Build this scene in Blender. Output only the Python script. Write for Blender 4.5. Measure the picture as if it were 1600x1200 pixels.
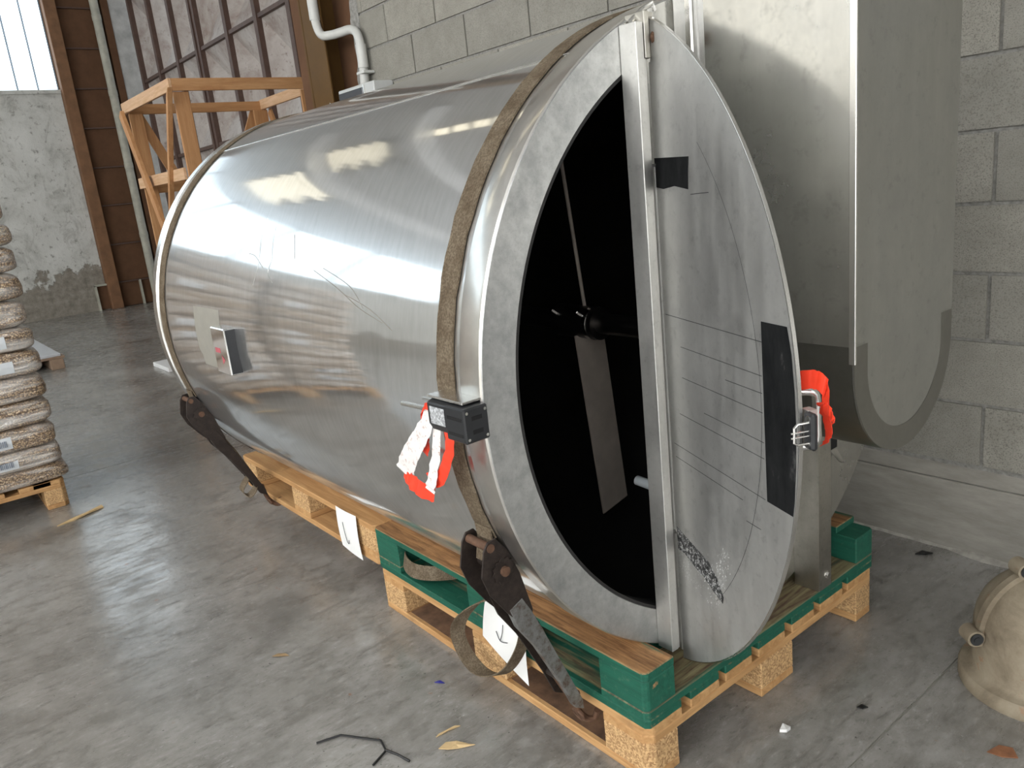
import bpy, bmesh, math, random
from mathutils import Vector, Matrix, noise
random.seed(7)
R = math.radians
for o in list(bpy.data.objects): bpy.data.objects.remove(o, do_unlink=True)
sc = bpy.context.scene
COL = sc.collection

# ------------------------------------------------------------------ camera
cam_d = bpy.data.cameras.new('camera'); cam = bpy.data.objects.new('camera', cam_d); COL.objects.link(cam)
cr = Vector((0.62768795, 0.77157713, -0.10332749)); cu = Vector((-0.13189341, 0.23622003, 0.96270672)); cf = Vector((-0.76721051, 0.59065119, -0.25003841))
cam.matrix_world = Matrix(((cr.x, cu.x, -cf.x, 1.0628), (cr.y, cu.y, -cf.y, -1.0947), (cr.z, cu.z, -cf.z, 1.3647), (0, 0, 0, 1)))
cam_d.sensor_width = 36.0; cam_d.lens = 1238.27 * 36.0 / 1600.0
cam_d.clip_start = 0.02; cam_d.clip_end = 200
sc.camera = cam

# ------------------------------------------------------------------ world, light, exposure
w = bpy.data.worlds.new('daylight'); sc.world = w; w.use_nodes = True
bg = w.node_tree.nodes['Background']; bg.inputs[0].default_value = (0.80, 0.90, 1.0, 1); bg.inputs[1].default_value = 2.2
sc.view_settings.view_transform = 'Standard'; sc.view_settings.look = 'None'
sc.view_settings.gamma = 1.0; sc.view_settings.use_curve_mapping = False
sc.view_settings.exposure = 0.08
sc.cycles.use_denoising = True
sc.cycles.max_bounces = 6; sc.cycles.diffuse_bounces = 3; sc.cycles.glossy_bounces = 4
sc.cycles.use_adaptive_sampling = True; sc.cycles.adaptive_threshold = 0.06
sc.cycles.sample_clamp_indirect = 6.0
PANEL_END, PANEL_LEFT, PANEL_FRONT, SKYLIGHT, SKYFILL = 1.9, 8.5, 2.5, 1.5, 5.2      # daylight through translucent sheets; the last drives added, unseen skylights

# ------------------------------------------------------------------ material helpers
class NT:
    def __init__(s, name):
        s.m = bpy.data.materials.new(name); s.m.use_nodes = True
        s.t = s.m.node_tree; s.b = s.t.nodes['Principled BSDF']; s.x = 0
    def n(s, typ, **kw):
        d = s.t.nodes.new(typ)
        for k, v in kw.items(): setattr(d, k, v)
        return d
    def link(s, a, b): s.t.links.new(a, b)
    def coord(s, scale=(1, 1, 1), kind='Object', rand=0.0, rot=(0, 0, 0)):
        tc = s.n('ShaderNodeTexCoord'); mp = s.n('ShaderNodeMapping'); mp.inputs['Scale'].default_value = scale; mp.inputs['Rotation'].default_value = rot
        s.link(tc.outputs[kind], mp.inputs['Vector'])
        if rand:
            oi = s.n('ShaderNodeObjectInfo'); mu = s.n('ShaderNodeMath', operation='MULTIPLY'); mu.inputs[1].default_value = rand
            s.link(oi.outputs['Random'], mu.inputs[0])
            cx = s.n('ShaderNodeCombineXYZ')
            for i in range(3): s.link(mu.outputs[0], cx.inputs[i])
            s.link(cx.outputs[0], mp.inputs['Location'])
        return mp.outputs[0]
    def noise(s, vec, scale=5, detail=4, rough=0.55, dist=0.0):
        d = s.n('ShaderNodeTexNoise'); d.inputs['Scale'].default_value = scale; d.inputs['Detail'].default_value = detail
        d.inputs['Roughness'].default_value = rough; d.inputs['Distortion'].default_value = dist
        s.link(vec, d.inputs['Vector']); return d.outputs[0]
    def voro(s, vec, scale=5, feat='F1', out='Distance'):
        d = s.n('ShaderNodeTexVoronoi'); d.feature = feat; d.inputs['Scale'].default_value = scale; s.link(vec, d.inputs['Vector']); return d.outputs[out]
    def ramp(s, fac, stops):
        d = s.n('ShaderNodeValToRGB'); e = d.color_ramp.elements
        while len(e) < len(stops): e.new(0.5)
        for i, (p, c) in enumerate(stops):
            e[i].position = p; e[i].color = c if len(c) == 4 else (*c, 1)
        s.link(fac, d.inputs[0]); return d.outputs[0]
    def g(s, fac, a, b, lo=0.0, hi=1.0):
        d = s.n('ShaderNodeMapRange'); d.inputs[1].default_value = a; d.inputs[2].default_value = b; d.inputs[3].default_value = lo; d.inputs[4].default_value = hi
        s.link(fac, d.inputs[0]); return d.outputs[0]
    def mix(s, fac, a, b, blend='MIX'):
        d = s.n('ShaderNodeMix', data_type='RGBA', blend_type=blend)
        if isinstance(fac, (int, float)): d.inputs[0].default_value = fac
        else: s.link(fac, d.inputs[0])
        for i, v in ((6, a), (7, b)):
            if isinstance(v, (tuple, list)): d.inputs[i].default_value = (*v[:3], 1)
            else: s.link(v, d.inputs[i])
        return d.outputs[2]
    def math(s, op, a, b):
        d = s.n('ShaderNodeMath', operation=op)
        for i, v in enumerate((a, b)):
            if isinstance(v, (int, float)): d.inputs[i].default_value = v
            else: s.link(v, d.inputs[i])
        return d.outputs[0]
    def set(s, **kw):
        for k, v in kw.items():
            k = k.replace('_', ' ')
            inp = s.b.inputs[k]
            if isinstance(v, (int, float)): inp.default_value = v
            elif isinstance(v, (tuple, list)): inp.default_value = (*v[:3], 1)
            else: s.link(v, inp)
        return s
    def bump(s, h, strength=0.3, dist=0.01):
        d = s.n('ShaderNodeBump'); d.inputs['Strength'].default_value = strength; d.inputs['Distance'].default_value = dist
        s.link(h, d.inputs['Height']); s.link(d.outputs[0], s.b.inputs['Normal']); return s

M = {}
def plain(name, col, rough=0.5, metal=0.0, var=0.12, scale=30, bump=0.0, **kw):
    t = NT(name); v = t.coord(rand=9.0); nz = t.noise(v, scale, 5, 0.6)
    c = t.mix(t.g(nz, 0.3, 0.7), tuple(x * (1 - var) for x in col), tuple(min(1, x * (1 + var)) for x in col))
    t.set(Base_Color=c, Roughness=rough, Metallic=metal, **kw)
    if bump: t.bump(nz, bump, 0.003)
    M[name] = t.m; return t.m

def emis(name, col, strength):
    t = NT(name); t.set(Base_Color=(0.8, 0.8, 0.8), Roughness=0.5, Emission_Color=col, Emission_Strength=strength); M[name] = t.m

# floor: poured concrete, worn smooth
t = NT('floor_concrete'); v = t.coord()
n1 = t.noise(v, 0.9, 4, 0.62, 0.3); n2 = t.noise(v, 5.5, 6, 0.68, 0.4); n3 = t.noise(t.coord((3.6, 1, 1)), 6, 6, 0.74, 0.2); n4 = t.noise(t.coord((2.2, 1, 1)), 24, 4, 0.72)
c = t.ramp(n1, [(0.32, (0.165, 0.153, 0.132)), (0.52, (0.268, 0.254, 0.228)), (0.70, (0.375, 0.360, 0.330))])
c = t.mix(t.g(n2, 0.34, 0.66), t.mix(0.40, c, (0.125, 0.118, 0.105)), t.mix(0.25, c, (0.52, 0.51, 0.49)))
c = t.mix(t.g(n3, 0.50, 0.66, 0, 0.35), c, (0.38, 0.37, 0.35)); c = t.mix(t.g(n3, 0.48, 0.34, 0, 0.38), c, (0.10, 0.092, 0.08)); c = t.mix(t.g(n4, 0.46, 0.32, 0, 0.5), c, (0.085, 0.077, 0.066)); c = t.mix(t.g(n4, 0.56, 0.70, 0, 0.45), c, (0.47, 0.455, 0.43))
blot = t.g(t.noise(v, 1.7, 5, 0.6, 0.8), 0.53, 0.66, 0, 0.6)
c = t.mix(blot, c, (0.125, 0.115, 0.10))
spk = t.g(t.noise(v, 85, 2, 0.5), 0.70, 0.745)
c = t.mix(t.math('MULTIPLY', spk, 0.8), c, (0.03, 0.026, 0.022))
wsp = t.g(t.noise(v, 62, 2, 0.5), 0.725, 0.76)
c = t.mix(t.math('MULTIPLY', wsp, 0.5), c, (0.55, 0.53, 0.5))
rs = t.g(t.noise(t.coord((1, 1, 1)), 17, 4, 0.6), 0.69, 0.74, 0, 0.6)
c = t.mix(rs, c, (0.26, 0.105, 0.045))
t.set(Base_Color=c, Roughness=t.g(t.math('ADD', t.math('MULTIPLY', n2, 0.35), t.math('MULTIPLY', n3, 0.65)), 0.36, 0.64, 0.38, 0.09), Specular_IOR_Level=0.85)
t.bump(t.math('ADD', n2, t.math('MULTIPLY', t.noise(v, 40, 4, 0.6), 0.5)), 0.22, 0.004); M['floor'] = t.m

# hollow concrete block
t = NT('block_concrete'); v = t.coord(rand=13.0)
a = t.noise(v, 9, 6, 0.7); b = t.noise(v, 260, 4, 0.7)
c = t.ramp(a, [(0.3, (0.30, 0.285, 0.245)), (0.7, (0.41, 0.39, 0.34))])
pit = t.g(b, 0.33, 0.50, 0.25, 1)
c = t.mix(pit, (0.10, 0.097, 0.083), c)
oi = t.n('ShaderNodeObjectInfo'); c = t.mix(t.g(oi.outputs['Random'], 0, 1, 0, 0.35), c, (0.22, 0.212, 0.19))
t.set(Base_Color=c, Roughness=0.9, Specular_IOR_Level=0.25); t.bump(b, 0.8, 0.004); M['block'] = t.m
t = NT('mortar'); v = t.coord(); b = t.noise(v, 60, 5, 0.65)
t.set(Base_Color=t.ramp(b, [(0.3, (0.19, 0.185, 0.17)), (0.7, (0.36, 0.35, 0.325))]), Roughness=0.95, Specular_IOR_Level=0.2); t.bump(b, 0.7, 0.006); M['mortar'] = t.m
t = NT('plinth_concrete'); v = t.coord((1, 1, 4)); b = t.noise(v, 6, 7, 0.65); b2 = t.noise(t.coord(), 70, 4, 0.6)
c = t.ramp(b, [(0.3, (0.25, 0.235, 0.205)), (0.7, (0.37, 0.35, 0.31))])
t.set(Base_Color=c, Roughness=0.9, Specular_IOR_Level=0.25); t.bump(t.math('ADD', b, t.math('MULTIPLY', b2, 0.4)), 0.35, 0.006); M['plinth'] = t.m

# rendered far wall: whitewashed plaster, blotched, with bare damp render near its foot
t = NT('old_plaster'); v = t.coord()
a = t.noise(v, 2.4, 8, 0.68, 0.5); b = t.noise(v, 11, 6, 0.7)
c = t.ramp(a, [(0.3, (0.40, 0.40, 0.37)), (0.45, (0.60, 0.60, 0.565)), (0.75, (0.74, 0.74, 0.71))])
c = t.mix(t.g(b, 0.57, 0.66, 0, 0.7), c, (0.20, 0.19, 0.17)); st_ = t.noise(t.coord((1, 1, 0.45)), 4.2, 8, 0.75, 1.2); c = t.mix(t.g(st_, 0.54, 0.64, 0, 0.5), c, (0.30, 0.29, 0.26))
sep = t.n('ShaderNodeSeparateXYZ'); t.link(v, sep.inputs[0])
edge = t.math('ADD', sep.outputs[2], t.math('MULTIPLY', t.noise(v, 1.5, 7, 0.68), -2.1))
bare = t.g(edge, -0.36, -0.30, 1, 0)
c = t.mix(bare, c, t.mix(t.g(b, 0.35, 0.65), (0.20, 0.18, 0.15), (0.34, 0.31, 0.265)))
t.set(Base_Color=c, Roughness=0.9, Specular_IOR_Level=0.2); t.bump(t.math('ADD', b, t.math('MULTIPLY', bare, -0.8)), 0.5, 0.02); M['plaster'] = t.m
plain('pier_concrete', (0.50, 0.50, 0.48), 0.85, 0, 0.25, 5, 0.3)
plain('bead', (0.36, 0.34, 0.30), 0.9, 0, 0.3, 25, 0.5)
plain('brown_steel', (0.105, 0.055, 0.015), 0.6, 0, 0.10, 9, 0, Specular_IOR_Level=0.2)
plain('rust_web', (0.13, 0.068, 0.038), 0.8, 0, 0.16, 6, 0, Specular_IOR_Level=0.15)
plain('wood_flange', (0.21, 0.105, 0.05), 0.7, 0, 0.2, 8)
plain('pipe_grey', (0.44, 0.43, 0.36), 0.6, 0, 0.18, 9)
plain('pvc', (0.58, 0.58, 0.55), 0.42, 0, 0.05, 20)
plain('box_grey', (0.55, 0.56, 0.55), 0.45, 0, 0.05, 20)
plain('smoked', (0.05, 0.055, 0.065), 0.08, 0, 0.05, 20)
plain('rib_brown', (0.10, 0.058, 0.044), 0.65, 0, 0.2, 12)
plain('roof', (0.78, 0.79, 0.80), 0.8, 0, 0.10, 1.2)
plain('hall_wall', (0.68, 0.66, 0.60), 0.85, 0, 0.12, 2.0)
plain('sash', (0.14, 0.15, 0.165), 0.6, 0, 0.1, 20)
# sheet-metal door panels: pale paint with rust blushes
t = NT('door_sheet'); v = t.coord(rand=21.0); a = t.noise(v, 3.0, 7, 0.65, 0.6); b = t.noise(v, 14, 6, 0.7)
c = t.ramp(a, [(0.32, (0.30, 0.235, 0.205)), (0.55, (0.46, 0.415, 0.385)), (0.8, (0.56, 0.525, 0.50))])
c = t.mix(t.g(b, 0.57, 0.70, 0, 0.65), c, (0.14, 0.075, 0.052))
t.set(Base_Color=c, Roughness=0.6); M['door_sheet'] = t.m

def steel(name, col, rough, var=0.06, wav=0.0, scale=(1, 1, 1), streak=40, sp=0.0, spc=(0.4, 0.4, 0.4), sharp=None, share=0.5):
    """brushed stainless: a broad lobe and, where polished, a sharp lobe mixed into it"""
    t = NT(name); v = t.coord(scale); s1 = t.noise(v, streak, 4, 0.6); big = t.noise(t.coord(), 2.0, 3, 0.5)
    c = t.mix(t.g(s1, 0.3, 0.7), tuple(x * 0.93 for x in col), tuple(min(1, x * 1.05) for x in col))
    r = t.g(t.math('ADD', t.math('MULTIPLY', s1, 0.5), t.math('MULTIPLY', big, 0.5)), 0.3, 0.7, rough - var, rough + var)
    if sp:
        m_ = t.noise(t.coord(), sp, 6, 0.7); f = t.g(m_, 0.40, 0.66)
        c = t.mix(t.math('MULTIPLY', f, 0.7), c, spc); r = t.math('ADD', r, t.math('MULTIPLY', f, 0.10))
        fine = t.g(t.noise(t.coord(), sp * 9, 4, 0.7), 0.56, 0.72, 0, 0.4); c = t.mix(fine, c, tuple(x * 0.72 for x in spc))
    t.set(Base_Color=c, Roughness=r, Metallic=1.0)
    if wav:
        wv = t.noise(t.coord((0.6, 1, 1)), 1.6, 2, 0.4); t.bump(t.math('ADD', wv, t.math('MULTIPLY', s1, 0.004)), wav, 0.02)
    else: t.bump(s1, 0.04, 0.002)
    if sharp is not None:
        p2 = t.n('ShaderNodeBsdfPrincipled'); p2.inputs['Metallic'].default_value = 1.0
        t.link(c, p2.inputs['Base Color']); t.link(t.g(big, 0.3, 0.7, sharp * 0.7, sharp * 1.3), p2.inputs['Roughness']); t.link(t.t.nodes['Bump'].outputs[0], p2.inputs['Normal'])
        mx = t.n('ShaderNodeMixShader'); mx.inputs[0].default_value = share; out = t.t.nodes['Material Output']
        t.link(t.b.outputs[0], mx.inputs[1]); t.link(p2.outputs[0], mx.inputs[2]); t.link(mx.outputs[0], out.inputs[0])
    M[name] = t.m
steel('shell_steel', (0.78, 0.78, 0.775), 0.42, 0.05, 0.10, (6, 1, 1), 14, sharp=0.075, share=0.66)
steel('ring_steel', (0.76, 0.735, 0.69), 0.42, 0.06, 0, (1, 1, 1), 30, sharp=0.16, share=0.45)
steel('flange_steel', (0.56, 0.565, 0.555), 0.46, 0.08, 0, (1, 1, 1), 60, 22, (0.36, 0.365, 0.36))
steel('door_steel', (0.66, 0.655, 0.635), 0.52, 0.06, 0, (1, 1, 0.15), 30, 5, (0.52, 0.52, 0.505))
steel('guard_steel', (0.60, 0.595, 0.565), 0.20, 0.03, 0, (1, 1, 0.12), 26, 3.5, (0.47, 0.465, 0.44))
steel('guard_end', (0.43, 0.43, 0.40), 0.46, 0.04, 0, (1, 1, 0.12), 26, 3.5, (0.37, 0.37, 0.345))
steel('guard_band', (0.27, 0.265, 0.245), 0.34, 0.04, 0, (1, 1, 1), 40)
steel('bright_steel', (0.78, 0.77, 0.74), 0.24, 0.05, 0, (1, 1, 0.1), 30)
steel('post_steel', (0.68, 0.67, 0.64), 0.5, 0.06, 0, (1, 1, 0.1), 40, 8, (0.54, 0.535, 0.51))
steel('leg_steel', (0.50, 0.485, 0.44), 0.38, 0.06, 0, (1, 1, 0.15), 30, 7, (0.33, 0.31, 0.27))
steel('shaft_steel', (0.16, 0.15, 0.14), 0.4)
plain('paddle_steel', (0.62, 0.54, 0.46), 0.42, 0.45, 0.14, 9)
steel('chrome', (0.80, 0.80, 0.80), 0.10, 0.03)
plain('inner_shade', (0.012, 0.011, 0.010), 0.7, 0, 0.3, 6)  # shade of the tank interior, put into the colour as near black
plain('black_plastic', (0.018, 0.019, 0.021), 0.42, 0, 0.1, 60)
plain('black_hole', (0.004, 0.004, 0.004), 0.8, 0, 0.1, 60)
plain('label_print', (0.42, 0.43, 0.44), 0.5, 0, 0.7, 260)
plain('sticker', (0.46, 0.45, 0.40), 0.42, 0.55, 0.06, 25)
plain('red_print', (0.45, 0.10, 0.12), 0.5, 0, 0.1, 60)
plain('nylon', (0.70, 0.76, 0.78), 0.4, 0, 0.04, 30)
t = NT('rubbed_black'); v = t.coord((1, 1, 0.35)); a = t.noise(v, 26, 7, 0.75)
t.set(Base_Color=t.ramp(a, [(0.35, (0.008, 0.0085, 0.009)), (0.62, (0.018, 0.0185, 0.019)), (0.80, (0.12, 0.12, 0.115))]), Roughness=0.7, Specular_IOR_Level=0.05); M['rubbed'] = t.m
t = NT('scuffed_black'); v = t.coord(); a = t.noise(v, 120, 6, 0.8)
t.set(Base_Color=t.ramp(a, [(0.40, (0.012, 0.012, 0.012)), (0.52, (0.05, 0.05, 0.05)), (0.60, (0.42, 0.42, 0.41))]), Roughness=0.6, Specular_IOR_Level=0.3); M['scuffed'] = t.m
plain('speck', (0.92, 0.92, 0.90), 0.7)
plain('scribe', (0.05, 0.05, 0.05), 0.6, 0, 0.1, 40)

def wood(name, light, dark, ax, rough=0.7, ring=1.0, dirt=0.25):
    sc_ = [7.0, 7.0, 7.0]; sc_[ax] = 0.55
    t = NT(name); v = t.coord(tuple(sc_), rand=31.0); v2 = t.coord(rand=17.0)
    a = t.noise(v, 5.0 * ring, 6, 0.66, 0.8); b = t.noise(v, 26, 4, 0.6)
    c = t.mix(t.g(a, 0.38, 0.62), dark, light)
    c = t.mix(t.g(b, 0.5, 0.75, 0, 0.30), c, tuple(x * 0.55 for x in dark))
    oi = t.n('ShaderNodeObjectInfo'); c = t.mix(t.g(oi.outputs['Random'], 0, 1, 0, 0.28), c, dark)
    d = t.noise(v2, 6, 6, 0.7, 0.4); c = t.mix(t.g(d, 0.55, 0.75, 0, dirt * 2), c, (0.10, 0.06, 0.035))
    t.set(Base_Color=c, Roughness=rough, Specular_IOR_Level=0.3); t.bump(t.math('ADD', a, t.math('MULTIPLY', b, 0.4)), 0.35, 0.003)
    M[name] = t.m; return t
for ax, s in ((0, 'x'), (1, 'y'), (2, 'z')):
    wood('pine_' + s, (0.60, 0.36, 0.16), (0.42, 0.225, 0.09), ax)
    wood('crate_' + s, (0.56, 0.31, 0.145), (0.44, 0.215, 0.09), ax, 0.65, 0.7, 0.08)
wood('pine_pale', (0.74, 0.50, 0.32), (0.58, 0.35, 0.19), 0, 0.7, 0.8, 0.06)
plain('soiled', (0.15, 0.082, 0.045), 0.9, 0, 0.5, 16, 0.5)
t = NT('chip_block'); v = t.coord(rand=23.0); a = t.voro(v, 230, 'F1', 'Color'); b = t.noise(v, 120, 4, 0.7)
sp_ = t.n('ShaderNodeSeparateColor'); t.link(a, sp_.inputs[0])
c = t.mix(t.g(sp_.outputs[0], 0.1, 0.9), (0.34, 0.195, 0.09), (0.66, 0.43, 0.21)); c = t.mix(t.g(b, 0.6, 0.75), c, (0.16, 0.08, 0.03))
t.set(Base_Color=c, Roughness=0.8, Specular_IOR_Level=0.25); t.bump(b, 0.6, 0.003); M['chip'] = t.m
# green painted pallet wood; paint worn through to timber where asked
def greenwood(name, ax, wear_lo, wear_hi, bare=((0.46, 0.26, 0.115), (0.27, 0.135, 0.055)), top=False):
    sc_ = [7.0, 7.0, 7.0]; sc_[ax] = 0.5
    t = NT(name); v = t.coord(tuple(sc_), rand=41.0); v2 = t.coord(rand=5.0)
    a = t.noise(v, 9, 7, 0.72, 0.5); b = t.noise(v2, 7, 7, 0.7, 0.3)
    wd = t.mix(t.g(a, 0.40, 0.60), bare[1], bare[0]); wd = t.mix(t.g(b, 0.52, 0.72, 0, 0.5), wd, (0.09, 0.05, 0.03))
    pt = t.mix(t.g(a, 0.3, 0.7), (0.006, 0.072, 0.044), (0.014, 0.125, 0.078)); pt = t.mix(t.g(t.noise(v2, 60, 4, 0.7), 0.58, 0.70, 0, 0.5), pt, (0.10, 0.17, 0.11))
    wr_f = t.g(t.noise(v, 3.2, 5, 0.6), wear_lo, wear_hi)
    if top:
        ge = t.n('ShaderNodeNewGeometry'); sx = t.n('ShaderNodeSeparateXYZ'); t.link(ge.outputs['True Normal'], sx.inputs[0])
        up = t.g(sx.outputs[2], 0.5, 0.8); wr_f = t.math('MULTIPLY', wr_f, up); chip = t.g(t.noise(v, 6, 5, 0.6), 0.66, 0.70); wr_f = t.math('MAXIMUM', wr_f, chip)
    c = t.mix(wr_f, pt, wd)
    t.set(Base_Color=c, Roughness=0.62, Specular_IOR_Level=0.4); t.bump(a, 0.3, 0.003); M[name] = t.m
greenwood('green_x', 0, 0.66, 0.72); greenwood('green_y', 1, 0.64, 0.72)
greenwood('green_worn_x', 0, 0.36, 0.42, ((0.42, 0.225, 0.095), (0.17, 0.082, 0.033)), True)
greenwood('green_deck_x', 0, 0.53, 0.62, ((0.30, 0.27, 0.14), (0.12, 0.085, 0.05)), True)
greenwood('green_deck_y', 1, 0.30, 0.44, ((0.27, 0.235, 0.125), (0.10, 0.055, 0.034)), True)
t = NT('webbing'); v = t.coord((1, 1, 1)); wv = t.n('ShaderNodeTexWave'); wv.inputs['Scale'].default_value = 120; t.link(v, wv.inputs[0]); a = t.noise(v, 22, 6, 0.7); b = t.noise(v, 220, 3, 0.6)
c = t.mix(t.g(a, 0.3, 0.7), (0.115, 0.085, 0.055), (0.235, 0.19, 0.135)); c = t.mix(t.g(b, 0.4, 0.6), t.mix(0.5, c, (0.05, 0.036, 0.022)), c)
t.set(Base_Color=c, Roughness=0.95, Specular_IOR_Level=0.1); t.bump(b, 0.9, 0.003); M['webbing'] = t.m
plain('rust_dark', (0.030, 0.021, 0.017), 0.55, 0.3, 0.45, 60, 0.4)
plain('rust_brown', (0.115, 0.060, 0.035), 0.75, 0.15, 0.35, 50, 0.4)
t = NT('zinc_worn'); v = t.coord(); a = t.noise(v, 28, 7, 0.75)
t.set(Base_Color=t.ramp(a, [(0.36, (0.085, 0.048, 0.03)), (0.46, (0.15, 0.145, 0.135)), (0.70, (0.26, 0.27, 0.265))]), Roughness=0.55, Metallic=0.4); t.bump(a, 0.4, 0.003); M['zinc_worn'] = t.m
plain('paper', (0.80, 0.80, 0.78), 0.8, 0, 0.02, 10)
plain('ink', (0.06, 0.06, 0.07), 0.7)
t = NT('tape_white'); v = t.coord(); a = t.noise(v, 90, 5, 0.75)
t.set(Base_Color=t.mix(t.g(a, 0.56, 0.68), (0.82, 0.79, 0.76), (0.45, 0.27, 0.22)), Roughness=0.4, Subsurface_Weight=0.0); M['tape_white'] = t.m
plain('tape_red', (0.86, 0.055, 0.022), 0.35, 0, 0.10, 30)
plain('castiron', (0.43, 0.355, 0.255), 0.72, 0, 0.16, 11, 0.3)
t = NT('cast_paint'); v = t.coord(); a = t.noise(v, 6, 7, 0.7, 0.4); b = t.noise(v, 16, 6, 0.7)
c = t.ramp(a, [(0.32, (0.15, 0.118, 0.08)), (0.52, (0.27, 0.225, 0.16)), (0.75, (0.37, 0.32, 0.24))]); c = t.mix(t.g(b, 0.62, 0.72, 0, 0.7), c, (0.30, 0.11, 0.04))
t.set(Base_Color=c, Roughness=0.75, Specular_IOR_Level=0.3); t.bump(b, 0.25, 0.004); M['cast'] = t.m
plain('rubber', (0.02, 0.021, 0.022), 0.5, 0, 0.15, 60)
# clear film over wood pellets, the film's pale glare painted into the colour
t = NT('pellet_bag'); v = t.coord(rand=19.0); a = t.voro(v, 120, 'F1', 'Color'); d1 = t.voro(v, 120, 'F1', 'Distance')
sp_ = t.n('ShaderNodeSeparateColor'); t.link(a, sp_.inputs[0])
c = t.mix(t.g(sp_.outputs[0], 0.05, 0.95), (0.46, 0.27, 0.115), (0.90, 0.68, 0.41)); c = t.mix(t.g(d1, 0.35, 0.62), c, (0.15, 0.075, 0.03))
film_glare = t.g(t.noise(t.coord((1, 0.35, 2.2), rand=19.0), 7, 5, 0.6, 0.6), 0.42, 0.62, 0.06, 0.80)
c = t.mix(film_glare, c, (0.92, 0.885, 0.84))
t.set(Base_Color=c, Roughness=0.45, Coat_Weight=1.0, Coat_Roughness=0.10, Coat_IOR=1.7)
cr_ = t.noise(t.coord((1, 0.5, 3), rand=19.0), 14, 5, 0.65, 0.9); t.bump(cr_, 1.0, 0.035)
t.link(t.t.nodes['Bump'].outputs[0], t.b.inputs['Coat Normal']); M['bag'] = t.m
plain('bag_label', (0.63, 0.66, 0.68), 0.45, 0, 0.06, 20, 0, Coat_Weight=0.8, Coat_Roughness=0.2)
plain('bag_ink', (0.20, 0.23, 0.28), 0.5)
plain('grey_sheet', (0.52, 0.53, 0.55), 0.4, 0, 0.05, 12)
plain('white_board', (0.80, 0.80, 0.79), 0.5, 0, 0.04, 9)
plain('old_timber', (0.27, 0.185, 0.125), 0.8, 0, 0.25, 15)
plain('dark_wire', (0.012, 0.012, 0.012), 0.5)
plain('chipwood', (0.60, 0.43, 0.22), 0.8, 0, 0.15, 30)
plain('dry_leaf', (0.33, 0.22, 0.11), 0.8, 0, 0.2, 30)
plain('blue_scrap', (0.03, 0.03, 0.25), 0.5)
plain('rust_dust', (0.26, 0.11, 0.05), 0.95, 0, 0.3, 60)
emis('pane_end', (0.72, 0.88, 1.0, 1), PANEL_END)
emis('pane_left', (0.97, 0.975, 0.965, 1), PANEL_LEFT)
emis('pane_fill', (1.0, 0.955, 0.85, 1), 1.15)  # added glow that brightens what the drive guard reflects
emis('pane_front', (0.97, 0.98, 1.0, 1), PANEL_FRONT)
emis('skylight', (1.0, 0.90, 0.66, 1), SKYLIGHT)
emis('skylight_fill', (0.95, 0.97, 1.0, 1), SKYFILL)  # unseen skylights added to light the hall from above left

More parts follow.
